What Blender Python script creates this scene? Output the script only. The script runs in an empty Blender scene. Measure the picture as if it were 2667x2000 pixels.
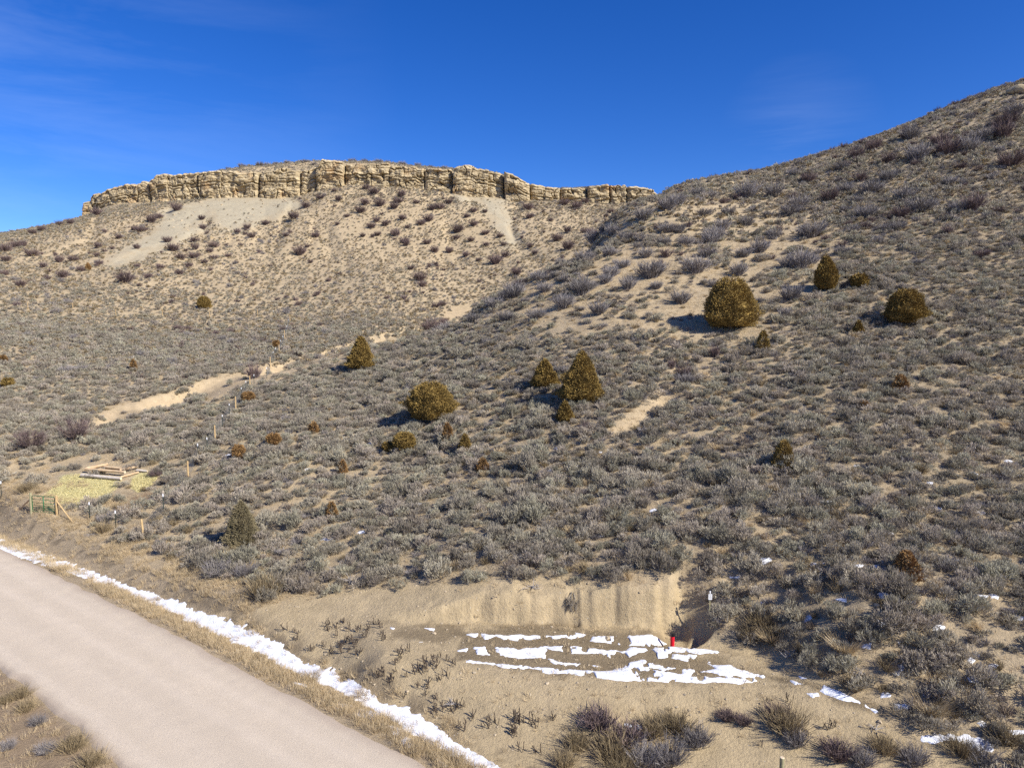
import bpy, math, random
import numpy as np
from mathutils import Vector, Matrix

VEG = True
rng = np.random.default_rng(7)
random.seed(7)
C = bpy.context.scene.collection

# ------------------------------------------------------------------ camera
F, PITCH, CAMH = 1802.0, math.radians(4.76), 15.0
cam = bpy.data.cameras.new('camera'); cam.sensor_width = 36; cam.lens = 36*F/2667
cam.clip_end = 20000; cam.clip_start = 0.5
co = bpy.data.objects.new('camera', cam); C.objects.link(co)
co.location = (0, 0, CAMH); co.rotation_euler = (math.pi/2-PITCH, 0, 0)
bpy.context.scene.camera = co

# ------------------------------------------------------------------ sky, sun, exposure
SUN = Vector((0.83, -0.56, 0.0)).normalized()*math.cos(math.radians(36)) + Vector((0, 0, math.sin(math.radians(36))))
w = bpy.data.worlds.new('World'); bpy.context.scene.world = w; w.use_nodes = True
nt = w.node_tree; nt.nodes.clear()
out = nt.nodes.new('ShaderNodeOutputWorld'); bg = nt.nodes.new('ShaderNodeBackground')
sky = nt.nodes.new('ShaderNodeTexSky'); sky.sky_type = 'NISHITA'; sky.sun_disc = False
sky.sun_elevation = math.asin(SUN.z); sky.sun_rotation = math.atan2(SUN.x, SUN.y)
sky.altitude = 2300; sky.air_density = 1.0; sky.dust_density = 1.6; sky.ozone_density = 5.0
bg.inputs['Strength'].default_value = 0.112
hs = nt.nodes.new('ShaderNodeHueSaturation'); hs.inputs['Saturation'].default_value = 1.28; hs.inputs['Hue'].default_value = 0.517; hs.inputs['Value'].default_value = 1.0
nt.links.new(sky.outputs[0], hs.inputs['Color'])
# thin cirrus in the sky
tc = nt.nodes.new('ShaderNodeTexCoord'); mp = nt.nodes.new('ShaderNodeMapping'); mp.vector_type = 'POINT'
mp.inputs['Rotation'].default_value = (0, math.radians(-14), math.radians(20)); mp.inputs['Scale'].default_value = (1.1, 1.1, 7.0)
nz = nt.nodes.new('ShaderNodeTexNoise'); nz.inputs['Scale'].default_value = 2.3; nz.inputs['Detail'].default_value = 7; nz.inputs['Roughness'].default_value = 0.62
nz.inputs['Distortion'].default_value = 0.5
cr = nt.nodes.new('ShaderNodeValToRGB'); cr.color_ramp.elements[0].position = 0.42; cr.color_ramp.elements[1].position = 0.78
cr.color_ramp.elements[1].color = (0.09, 0.09, 0.09, 1)
mx = nt.nodes.new('ShaderNodeMix'); mx.data_type = 'RGBA'; mx.inputs['B'].default_value = (6.5, 7.4, 9.0, 1)
nt.links.new(tc.outputs['Generated'], mp.inputs[0]); nt.links.new(mp.outputs[0], nz.inputs['Vector'])
sx = nt.nodes.new('ShaderNodeSeparateXYZ'); nt.links.new(tc.outputs['Generated'], sx.inputs[0])
mk = nt.nodes.new('ShaderNodeMapRange'); mk.inputs['From Min'].default_value = -.15; mk.inputs['From Max'].default_value = -.55; nt.links.new(sx.outputs['X'], mk.inputs['Value'])
vd = nt.nodes.new('ShaderNodeVectorMath'); vd.operation = 'DISTANCE'; _d = Vector((0.363, 0.90, 0.243)).normalized(); vd.inputs[1].default_value = _d; nt.links.new(tc.outputs['Generated'], vd.inputs[0])
m2 = nt.nodes.new('ShaderNodeMapRange'); m2.inputs['From Min'].default_value = .10; m2.inputs['From Max'].default_value = .02; nt.links.new(vd.outputs['Value'], m2.inputs['Value'])
mm_ = nt.nodes.new('ShaderNodeMath'); mm_.operation = 'MAXIMUM'; nt.links.new(mk.outputs[0], mm_.inputs[0]); nt.links.new(m2.outputs[0], mm_.inputs[1])
ml = nt.nodes.new('ShaderNodeMath'); ml.operation = 'MULTIPLY'; nt.links.new(nz.outputs['Fac'], cr.inputs[0]); nt.links.new(cr.outputs[0], ml.inputs[0]); nt.links.new(mm_.outputs[0], ml.inputs[1]); nt.links.new(ml.outputs[0], mx.inputs['Factor'])
nt.links.new(hs.outputs[0], mx.inputs['A']); nt.links.new(mx.outputs['Result'], bg.inputs[0]); nt.links.new(bg.outputs[0], out.inputs[0])
sl = bpy.data.lights.new('sun', 'SUN'); sl.energy = 5.0; sl.angle = math.radians(0.53); sl.color = (1.0, 0.95, 0.87)
so = bpy.data.objects.new('sun', sl); C.objects.link(so); so.rotation_euler = SUN.to_track_quat('Z', 'Y').to_euler()
vs = bpy.context.scene.view_settings; vs.view_transform = 'Standard'; vs.look = 'None'; vs.gamma = 1; vs.use_curve_mapping = False
vs.exposure = 0.57
bpy.context.scene.cycles.max_bounces = 5; bpy.context.scene.cycles.diffuse_bounces = 3
bpy.context.scene.cycles.use_denoising = False

# ------------------------------------------------------------------ maths helpers
cp, sp = math.cos(PITCH), math.sin(PITCH)
def rays(px, py):
    dx = (np.asarray(px, float)-1333.5)/F; dy = -(np.asarray(py, float)-1000)/F
    return np.stack([dx, cp+dy*sp, -sp+dy*cp], -1)
def project(x, y, z):
    zz = z-CAMH; fw = y*cp-zz*sp; up = y*sp+zz*cp
    fw = np.where(fw < 0.5, 0.5, fw)
    return 1333.5+F*x/fw, 1000-F*up/fw
def ptY(px, py, Y):
    d = rays(px, py); return (d[0]/d[1]*Y, Y, CAMH+d[2]/d[1]*Y)
def ptZ(px, py, z):
    d = rays(px, py); t = (z-CAMH)/d[2]; return (d[0]*t, d[1]*t, z)
_T = rng.random((256, 256))
def vnoise(x, y, seed=0):
    x = np.asarray(x, float)+seed*37.7; y = np.asarray(y, float)+seed*91.3
    xi = np.floor(x).astype(int); yi = np.floor(y).astype(int); fx = x-xi; fy = y-yi
    fx = fx*fx*(3-2*fx); fy = fy*fy*(3-2*fy)
    a = _T[xi & 255, yi & 255]; b = _T[(xi+1) & 255, yi & 255]; c = _T[xi & 255, (yi+1) & 255]; d = _T[(xi+1) & 255, (yi+1) & 255]
    return (a*(1-fx)+b*fx)*(1-fy)+(c*(1-fx)+d*fx)*fy
def fbm(x, y, seed=0, oct=4, g=0.5):
    s = 0; a = 1; t = 0
    for k in range(oct):
        s = s+a*(vnoise(x*2**k, y*2**k, seed+k*3)-0.5)*2; t += a; a *= g
    return s/t
def sstep(a, b, x):
    t = np.clip((x-a)/(b-a), 0, 1); return t*t*(3-2*t)
def poly_sd(x, y, poly):
    """signed distance to a polygon, positive inside"""
    poly = np.asarray(poly, float); x = np.asarray(x, float); y = np.asarray(y, float)
    d = np.full(x.shape, 1e9); ins = np.zeros(x.shape, bool)
    n = len(poly)
    for i in range(n):
        ax, ay = poly[i]; bx, by = poly[(i+1) % n]
        ex, ey = bx-ax, by-ay; wx, wy = x-ax, y-ay
        t = np.clip((wx*ex+wy*ey)/(ex*ex+ey*ey+1e-12), 0, 1)
        d = np.minimum(d, np.hypot(wx-ex*t, wy-ey*t))
        if by != ay:
            c = ((ay > y) != (by > y)) & (x < ex*(y-ay)/(by-ay)+ax); ins ^= c
    return np.where(ins, d, -d)
def line_sd(x, y, pl):
    """distance to a polyline and signed side (positive = left of travel) and parameter"""
    d = np.full(np.shape(x), 1e9); side = np.zeros(np.shape(x)); par = np.zeros(np.shape(x))
    for i in range(len(pl)-1):
        ax, ay = pl[i]; bx, by = pl[i+1]; ex, ey = bx-ax, by-ay; wx, wy = x-ax, y-ay
        t = np.clip((wx*ex+wy*ey)/(ex*ex+ey*ey), 0, 1); dd = np.hypot(wx-ex*t, wy-ey*t)
        m = dd < d; d = np.where(m, dd, d); side = np.where(m, np.sign(ex*wy-ey*wx), side); par = np.where(m, i+t, par)
    return d, side, par
class RBF:
    def __init__(s, P, lam=0.0):
        P = np.asarray(P, float); s.S = 60.0
        X = P[:, :2]/s.S; n = len(P)
        K = s.k(np.linalg.norm(X[:, None]-X[None], axis=-1)) + lam*np.eye(n)
        Q = np.hstack([np.ones((n, 1)), X]); A = np.block([[K, Q], [Q.T, np.zeros((3, 3))]])
        s.X = X; s.w = np.linalg.solve(A, np.concatenate([P[:, 2], np.zeros(3)]))
    def k(s, r): return np.where(r > 0, r*r*np.log(r+1e-12), 0)
    def __call__(s, x, y):
        q = np.stack([x, y], -1).reshape(-1, 2)/s.S; o = np.empty(len(q))
        for i in range(0, len(q), 20000):
            b = q[i:i+20000]; r = np.linalg.norm(b[:, None]-s.X[None], axis=-1)
            o[i:i+20000] = s.k(r) @ s.w[:-3] + s.w[-3] + b @ s.w[-2:]
        return o.reshape(np.shape(x))
class Grid:
    """bilinear lookup of a smooth function sampled once"""
    def __init__(s, fn, x0, x1, y0, y1, st):
        s.x0, s.y0, s.st = x0, y0, st
        xs = np.arange(x0, x1+st, st); ys = np.arange(y0, y1+st, st)
        s.nx, s.ny = len(xs), len(ys)
        gx, gy = np.meshgrid(xs, ys, indexing='ij'); s.v = fn(gx, gy)
    def __call__(s, x, y):
        u = np.clip((np.asarray(x)-s.x0)/s.st, 0, s.nx-1.001); v = np.clip((np.asarray(y)-s.y0)/s.st, 0, s.ny-1.001)
        i = u.astype(int); j = v.astype(int); a = u-i; b = v-j
        g = s.v; return (g[i, j]*(1-a)+g[i+1, j]*a)*(1-b)+(g[i, j+1]*(1-a)+g[i+1, j+1]*a)*b

# ------------------------------------------------------------------ shape of the land
RU = np.array([0.8072, -0.5903]); RN = np.array([0.5903, 0.8072])          # along / across the road
far_px = [(0,1432),(157,1489),(333,1593),(509,1683),(666,1757),(800,1828),(953,1906),(1098,1993)]
FW = np.array([ptZ(a, b, 0)[:2] for a, b in far_px]); FS = FW@RU; FD = np.polyval(np.polyfit(FS, FW@RN, 2), FS)
def far_edge(s): return np.interp(s, np.r_[-400, -120, FS, 60], np.r_[FD[0]-60, FD[0]-2.5, FD, FD[-1]-1.5])
def near_edge(s): return far_edge(s)-6.35
CLF = [(228,541,275),(305,528,271),(411,526,268),(488,518,266),(570,513,264),(692,511,262),(757,512,261),(797,502,261),(834,488,260),
       (904,478,260),(1026,484,259),(1107,488,258),(1180,500,257),(1275,509,257),(1342,521,256),(1374,516,257),(1433,525,258),(1523,520,259),(1591,529,259),(1681,533,258),(1722,517,258)]
CTP = [(228,525),(238,508),(252,504),(300,485),(407,473),(415,462),(529,450),(610,450),(700,449),(753,446),(797,446),(836,441),(842,426),(913,430),(1026,431),(1116,440),(1180,444),
       (1190,437),(1216,436),(1266,450),(1311,454),(1318,456),(1350,464),(1374,480),(1400,486),(1433,493),(1523,491),(1568,489),(1636,491),(1704,501),(1722,512)]
CB = np.array([ptY(*q) for q in CLF])
def cliffY(x): return np.interp(x, CB[:, 0], CB[:, 1])
_ct = np.array([ptY(a, b, float(np.interp((a-1333.5)/F*262, CB[:, 0], CB[:, 1]))) for a, b in CTP])
def cliff_top(x): return np.interp(x, _ct[:, 0], _ct[:, 2])
def cliff_base(x): return np.interp(x, CB[:, 0], CB[:, 2])

ctl = [ptY(*q) for q in [
 (0,1330,50),(0,1200,59),(0,1080,72),(0,950,94),(0,850,118),(0,800,135),(0,740,158),(0,690,182),(0,640,212),(0,612,232),(115,590,250),(215,560,272),
 (-300,1100,62),(-300,900,95),(-300,750,140),(-300,660,190),(-300,640,235),
 (350,1250,55),(350,1100,71),(350,950,95),(350,830,135),(350,740,162),(350,660,195),(350,600,225),
 (700,1250,51),(700,1100,66),(700,1000,83),(700,900,115),(700,830,143),(700,760,167),(700,700,190),(700,640,212),(700,580,236),
 (1000,1400,41),(1000,1300,47),(1000,1200,53),(1000,1100,62),(1000,1000,74),(1000,910,90),(1000,840,125),(1000,760,160),(1000,700,185),(1000,600,222),
 (1330,1400,38),(1330,1300,43.5),(1330,1200,49),(1330,1100,55.5),(1330,1000,63),(1330,900,73),(1330,800,86),(1278,784,90),(1422,711,98),(1567,590,114),(1724,506,137),(1133,868,93),(1206,832,91),
 (1600,1400,37),(1600,1300,41),(1600,1200,46),(1600,1100,51.5),(1600,1000,58),(1600,900,66),(1600,800,76),(1600,700,88),(1600,640,99),
 (1900,1400,34.5),(1900,1200,44),(1900,1100,49.5),(1900,1000,56),(1900,850,68.5),(1900,750,79),(1900,600,100),(1900,520,118),(1881,488,127),
 (2300,1400,34),(2300,1200,41.5),(2300,1050,49.5),(2300,950,56),(2300,800,69),(2300,650,85.5),(2300,500,108),(2300,400,124),(2170,404,132),(2291,357,136),(2411,316,139),(2532,259,143),
 (2640,1400,34),(2640,1200,41.5),(2640,1050,49),(2640,950,55.5),(2640,800,66.5),(2640,650,80),(2640,500,97),(2640,350,119),(2667,211,145),(2050,446,129),
 (3100,1200,40),(3100,900,56),(3100,600,82),(3100,300,115),(3100,100,150),
 (1250,620,216),(1250,700,190),(1500,600,214),(1400,680,188),(1650,545,245),(1500,560,232),(1720,530,250)]]
ctl += [ptZ(*q) for q in [(700,1500,1.1),(520,1420,.9),(850,1560,.9),(1000,1520,1.5),(1330,1522,2.4),(1600,1524,2.6),(1780,1530,2.8),(1900,1520,2.7),(1900,1695,.85),(1960,1650,1.15),(1890,1630,1.3),(2000,1620,1.75),(2100,1690,1.45),(2200,1550,3.4),(2300,1650,2.6),(2640,1650,2.9),(2400,1500,3.8),(2640,1500,3.9),
 (1224,1940,-.3),(1134,1880,-.3),(953,1785,-.2),(800,1715,-.1),(2100,1740,1.3),(2300,1840,.8),(2640,1850,1.1),(2640,1990,.2),(2300,1990,0),(2000,1990,-.25),(1700,1990,-.45),(1400,1990,-.5),
 (1000,1700,.45),(1200,1720,.8),(1500,1770,.8),(1900,1775,.9),(2000,1750,1.0),(150,1400,.5),(300,1450,.45),(1100,1640,.9),(1500,1640,1.0),(3000,1700,2.8),(3000,2000,.5)]]
ctl += [(-22,30,0),(-12,22,0),(0,12,-.3),(0,0,-1.2),(-34,42,0),(-60,55,0),(-60,25,-.3),(-30,0,-1.2),(30,5,-1),(30,14,-.5),(60,10,0),(60,40,6),(-110,80,1),(-110,40,-1)]
# behind the spur and behind the skylines (hidden valley floors and far flanks)
ctl += [(15,135,22),(30,165,31),(8,112,17),(38,200,42),(50,170,41),(70,170,47),(100,190,55),(150,190,62),(75,230,50),(120,260,52),(-190,250,46),(-240,200,36),(-200,300,46)]
ctl += [(x, cliffY(x)+1, cliff_base(x)) for x in np.linspace(CB[0, 0], CB[-1, 0], 14)]
ctl += [(x, cliffY(x)+40, cliff_base(x)+2) for x in np.linspace(CB[0, 0], CB[-1, 0], 8)]
front = Grid(RBF(ctl, 1e-3), -420, 320, -60, 420, 1.5)
tp = [(a, np.interp(a, CB[:, 0], CB[:, 1])+5, float(cliff_top(a))+.1) for a in _ct[::2, 0]]
RDG = [(252,503),(407,467),(529,447),(610,434),(692,426),(760,422),(814,419),(900,420),(1026,424),(1116,434),(1190,438),(1266,450),(1320,457),(1374,483),(1433,489),(1568,485),(1704,500)]
for a, b in RDG:
    X, Y, Z = ptY(a, b+3, float(np.interp((a-1333.5)/F*285, CB[:, 0], CB[:, 1]))+24); tp += [(X, Y, Z), (X*1.25, Y+70, Z-2)]
topf = Grid(RBF(tp, 1e-3), -260, 160, 230, 420, 1.5)

pad_poly = [ptZ(a, b, .8)[:2] for a, b in [(1010,1700),(1120,1712),(1210,1722),(1400,1745),(1600,1772),(1780,1780),(1960,1774),(2010,1750),(1950,1712),(1850,1690),(1800,1660),(1780,1640),(1600,1630),(1300,1622),(1060,1628),(980,1655)]]
pit_poly = [ptZ(a, b, .2)[:2] for a, b in [(1722,1700),(1775,1702),(1785,1680),(1775,1665),(1735,1665)]]
cut_poly = [ptZ(a, b, 1.0)[:2] for a, b in [(860,1640),(1060,1628),(1300,1616),(1600,1620),(1780,1630),(1790,1690),(1600,1760),(1200,1722),(960,1690)]]
WSH = [(150,1140,66),(240,1112,70),(330,1075,76),(430,1045,80),(520,1018,85),(620,985,90),(700,962,94),(760,945,97),(850,912,104),(950,880,112),(1040,868,120),(1110,850,128),(1180,815,142)]
wash = [ptY(*q)[:2] for q in WSH]; 
GUL = [(1760,1025,56),(1720,1060,53.5),(1660,1100,51),(1600,1130,49)]
gul = [ptY(*q)[:2] for q in GUL]
def H(x, y, detail=True):
    x = np.asarray(x, float); y = np.asarray(y, float); shp = x.shape; x = x.ravel(); y = y.ravel()
    h = front(x, y)
    r = np.hypot(x, y)
    # mesa step
    m = (y > 225) & (x > CB[0, 0]-12) & (x < CB[-1, 0]+14)
    s = y-cliffY(x)
    A = sstep(CB[0, 0]-1.5, CB[0, 0]+3, x)*(1-sstep(CB[-1, 0]-3, CB[-1, 0]+12, x))*sstep(1.6, 3.2, s)
    h = np.where(m, h+A*(topf(x, y)-h), h)
    far = sstep(300, 420, r); h = h*(1-far)+20*far
    if not detail: return h.reshape(shp)
    slope_zone = sstep(28, 60, r)
    h = h+slope_zone*(0.28*fbm(x/9, y/9, 1)+0.10*fbm(x/2.2, y/2.2, 5)) + 0.03*fbm(x/.7, y/.7, 9, 3)
    # rills on the mesa slope running downhill
    q = sstep(130, 200, y)*(1-sstep(248, 258, y))*(x < 45)
    g = np.abs(fbm((x+0.25*y)/17, y/60, 12, 4))
    h = h - q*1.0*np.exp(-(g/.16)**2)*sstep(150, 215, y)
    # wash with a cut bank on its far side
    d, sd, pr = line_sd(x, y, wash); sg = d*sd
    taper = np.clip(pr/1.2, 0, 1)*np.clip((len(wash)-1-pr)/1.5, 0, 1)
    dep = 1.5*(0.65+0.35*np.sin(pr*2.3))
    prof = np.where(sg > 0, 1-sstep(0.2, 1.9, sg+.5*fbm(x/1.5, y/1.5, 3)), 1-sstep(0, 6, -sg))
    h = h-dep*taper*prof
    d, sd, pr = line_sd(x, y, gul); sg = d*sd
    taper = np.clip(pr/.5, 0, 1)*np.clip((len(gul)-1-pr)/.7, 0, 1)
    h = h-.6*taper*np.where(sg > 0, 1-sstep(0, 1.1, sg), 1-sstep(0, 1.8, -sg))
    # road bench, verge and ditch
    sr = x*RU[0]+y*RU[1]; dr = x*RN[0]+y*RN[1]
    fe = far_edge(sr); ne = near_edge(sr)
    nzr = 0.03*fbm(x/.6, y/.6, 22)
    w_ = sstep(ne-3.5, ne-1.0, dr)*(1-sstep(fe+1.2, fe+3.6, dr))
    ditch = -0.28*sstep(fe+.3, fe+1.6, dr)
    h = h*(1-w_)+w_*(-0.06+ditch+nzr)
    h = h+sstep(ne-1.5, ne-3.5, dr)*0
    # bench at the foot of the cut bank
    nr = (x > -25) & (x < 30) & (y > 20) & (y < 42)
    if nr.any():
        X = x[nr]; Y = y[nr]; hh = h[nr]
        crag = .22*fbm(X/.9, Y/3, 31, 3)
        sdp = poly_sd(X, Y, pad_poly)
        wb = .5+1.6*(1-sstep(-8, -3.5, X))+1.9*sstep(7.2, 8.4, X); wb = wb+(2.0-wb)*(1-sstep(28.4, 29.6, Y))
        wd = np.where(sdp > 0, 1, 1-sstep(0, 1, (-sdp+crag*sstep(-6, -2, X)*sstep(28.8, 29.8, Y))/wb))
        hh = hh+wd*(0.8+.06*fbm(X/1.4, Y/.8, 40)-hh)
        fc = np.exp(-((-sdp-.35)/.45)**2)*(Y > 29.2)*(X > -4)*(X < 7.5)
        gr_ = fbm(X/.38, Y/6, 35, 3); hh = hh-fc*(.42*np.clip(gr_-.02, 0, 1)*sstep(-.5, 2, X)*(1-sstep(5, 6, X))*sstep(-.1, .4, fbm(X/1.7, X*0, 36))+.14*np.clip(fbm(X/.5, Y/.25, 37, 4), -.3, 1))
        sdt = poly_sd(X, Y, pit_poly)
        wt = 1-sstep(-.1, .7, -sdt+.12*fbm(X/.6, Y/.6, 33))
        hh = hh+wt*(.2-hh)
        # gully with a steep right wall running down the bank beside the pit
        ga_ = ptZ(1856, 1560, 2.5)[:2]; gb_ = ptZ(1790, 1695, .7)[:2]
        d, sd_, pr_ = line_sd(X, Y, [ga_, gb_]); sg = -d*sd_
        lf = np.where(sg > 0, 1-sstep(.5, 1.0, sg), 1-sstep(0, .2, -sg))*np.clip(pr_*6, 0, 1)*(pr_ < .999)
        hh = hh+(np.minimum(hh, .25)-hh)*lf
        # low spoil lip between pit and bench
        ax, ay = ptZ(1765, 1700, .8)[:2]; bx, by = ptZ(1950, 1712, .9)[:2]
        d, _, _ = line_sd(X, Y, [(ax, ay), (bx, by)])
        hh = hh+.05*np.exp(-(d/.5)**2)
        h[nr] = hh
    return h.reshape(shp)
def gp(px, py, off=0.0):
    """ground point seen at a pixel of the photograph"""
    px = np.atleast_1d(np.asarray(px, float)); py = np.atleast_1d(np.asarray(py, float))
    d = rays(px, py); d = d/d[:, 1:2]
    n = len(px); res = np.full(n, np.nan); t = np.full(n, 18.0); lo = t.copy(); act = np.arange(n)
    for _ in range(400):
        z = CAMH+d[act, 2]*t[act]; g = H(d[act, 0]*t[act], t[act]); hit = z <= g
        res[act[hit]] = t[act[hit]]; act = act[~hit]; gap = (z-g)[~hit]
        lo[act] = t[act]; t[act] += np.clip(gap*.7, .12+t[act]*.001, 12)
        act = act[t[act] < 330]
        if len(act) == 0: break
    ok = ~np.isnan(res); hi = np.where(ok, res, 280.); lo = np.where(ok, lo, 279.)
    for _ in range(14):
        mid = (lo+hi)/2; z = CAMH+d[:, 2]*mid; g = H(d[:, 0]*mid, mid); b = z <= g
        hi = np.where(b, mid, hi); lo = np.where(b, lo, mid)
    X = d[:, 0]*hi; return np.stack([X, hi, H(X, hi)+off], -1), ok

# ------------------------------------------------------------------ object helpers
def tag(o, label=None, cat=None, group=None, kind=None):
    if label: o['label'] = label
    if cat: o['category'] = cat
    if group: o['group'] = group
    if kind: o['kind'] = kind
    return o
def link(name, me, parent=None, loc=None, rot=None, scl=None):
    o = bpy.data.objects.new(name, me); C.objects.link(o)
    if parent: o.parent = parent
    if loc is not None: o.location = loc
    if rot is not None: o.rotation_euler = rot
    if scl is not None: o.scale = scl
    return o
def quads_mesh(name, V, Q, mats, mi=None, smooth=False):
    me = bpy.data.meshes.new(name); V = np.asarray(V, np.float32); Q = np.asarray(Q, np.int32); k = Q.shape[1]
    me.vertices.add(len(V)); me.vertices.foreach_set('co', V.ravel())
    me.loops.add(Q.size); me.loops.foreach_set('vertex_index', Q.ravel())
    me.polygons.add(len(Q)); me.polygons.foreach_set('loop_start', np.arange(0, Q.size, k, dtype=np.int32))
    try: me.polygons.foreach_set('loop_total', np.full(len(Q), k, np.int32))
    except Exception: pass
    for m in mats: me.materials.append(m)
    if mi is not None: me.polygons.foreach_set('material_index', np.asarray(mi, np.int32))
    me.polygons.foreach_set('use_smooth', np.full(len(Q), smooth))
    me.update(calc_edges=True); me.validate(); return me
def pymesh(name, V, Fc, mats, smooth=False):
    me = bpy.data.meshes.new(name); me.from_pydata([tuple(v) for v in V], [], Fc); me.update()
    for m in (mats if isinstance(mats, list) else [mats]): me.materials.append(m)
    if smooth: me.polygons.foreach_set('use_smooth', [True]*len(me.polygons))
    return me
class MB:
    def __init__(s): s.V = []; s.F = []
    def tube(s, pts, r, n=8, cap=True):
        pts = [Vector(p) for p in pts]; rs = r if isinstance(r, (list, tuple)) else [r]*len(pts); b = len(s.V)
        for i, p in enumerate(pts):
            t = (pts[min(i+1, len(pts)-1)]-pts[max(i-1, 0)]).normalized()
            a = Vector((0, 0, 1)) if abs(t.z) < .9 else Vector((1, 0, 0))
            u = t.cross(a).normalized(); v = t.cross(u)
            for k in range(n):
                an = 2*math.pi*k/n; s.V.append(p+(u*math.cos(an)+v*math.sin(an))*rs[i])
        for i in range(len(pts)-1):
            for k in range(n):
                s.F.append((b+i*n+k, b+i*n+(k+1) % n, b+(i+1)*n+(k+1) % n, b+(i+1)*n+k))
        if cap:
            s.F.append(tuple(b+k for k in reversed(range(n)))); s.F.append(tuple(b+(len(pts)-1)*n+k for k in range(n)))
        return s
    def box(s, c, d, rz=0):
        b = len(s.V); M = Matrix.Rotation(rz, 3, 'Z')
        for dx in (-1, 1):
            for dy in (-1, 1):
                for dz in (-1, 1): s.V.append(Vector(c)+M@Vector((dx*d[0]/2, dy*d[1]/2, dz*d[2]/2)))
        for f in ((0,1,3,2),(4,6,7,5),(0,4,5,1),(2,3,7,6),(0,2,6,4),(1,5,7,3)): s.F.append(tuple(b+i for i in f))
        return s
    def build(s, name, m, parent=None, loc=None, smooth=False):
        return link(name, pymesh(name, s.V, s.F, m, smooth), parent, loc)

# ------------------------------------------------------------------ materials
def mat(name, col, var=None, rough=0.9, scale=8.0, rand=0.0, bump=0.0, bscale=40, coord='Object', trans=0.0, spec=0.15, huevar=0.0):
    m = bpy.data.materials.new(name); m.use_nodes = True; n = m.node_tree.nodes; l = m.node_tree.links
    b = n['Principled BSDF']; b.inputs['Roughness'].default_value = rough; b.inputs['Specular IOR Level'].default_value = spec
    tc = n.new('ShaderNodeTexCoord'); nz = n.new('ShaderNodeTexNoise'); nz.inputs['Scale'].default_value = scale; nz.inputs['Detail'].default_value = 5
    l.new(tc.outputs[coord], nz.inputs['Vector'])
    r = n.new('ShaderNodeValToRGB'); r.color_ramp.elements[0].position = .32; r.color_ramp.elements[1].position = .68
    var = var or tuple(c*.7 for c in col)
    r.color_ramp.elements[0].color = (*var, 1); r.color_ramp.elements[1].color = (*col, 1)
    l.new(nz.outputs['Fac'], r.inputs[0]); last = r.outputs[0]
    if rand > 0:
        oi = n.new('ShaderNodeObjectInfo'); mr = n.new('ShaderNodeMapRange'); mr.inputs['To Min'].default_value = 1-rand; mr.inputs['To Max'].default_value = 1+rand
        h = n.new('ShaderNodeHueSaturation'); l.new(oi.outputs['Random'], mr.inputs['Value']); l.new(mr.outputs[0], h.inputs['Value']); l.new(last, h.inputs['Color'])
        if huevar:
            mu = n.new('ShaderNodeMath'); mu.operation = 'MULTIPLY'; mu.inputs[1].default_value = 7.31; fr = n.new('ShaderNodeMath'); fr.operation = 'FRACT'
            m2 = n.new('ShaderNodeMapRange'); m2.inputs['To Min'].default_value = .5-huevar; m2.inputs['To Max'].default_value = .5+huevar*.4
            l.new(oi.outputs['Random'], mu.inputs[0]); l.new(mu.outputs[0], fr.inputs[0]); l.new(fr.outputs[0], m2.inputs['Value']); l.new(m2.outputs[0], h.inputs['Hue'])
        last = h.outputs[0]
    l.new(last, b.inputs['Base Color'])
    if bump:
        nb = n.new('ShaderNodeTexNoise'); nb.inputs['Scale'].default_value = bscale; nb.inputs['Detail'].default_value = 4; l.new(tc.outputs[coord], nb.inputs['Vector'])
        bp = n.new('ShaderNodeBump'); bp.inputs['Strength'].default_value = 1; bp.inputs['Distance'].default_value = bump
        l.new(nb.outputs['Fac'], bp.inputs['Height']); l.new(bp.outputs[0], b.inputs['Normal'])
    if trans:
        tr = n.new('ShaderNodeBsdfTranslucent'); ms = n.new('ShaderNodeMixShader'); ms.inputs[0].default_value = trans
        l.new(last, tr.inputs[0]); l.new(b.outputs[0], ms.inputs[1]); l.new(tr.outputs[0], ms.inputs[2]); l.new(ms.outputs[0], n['Material Output'].inputs[0])
    return m
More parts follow.
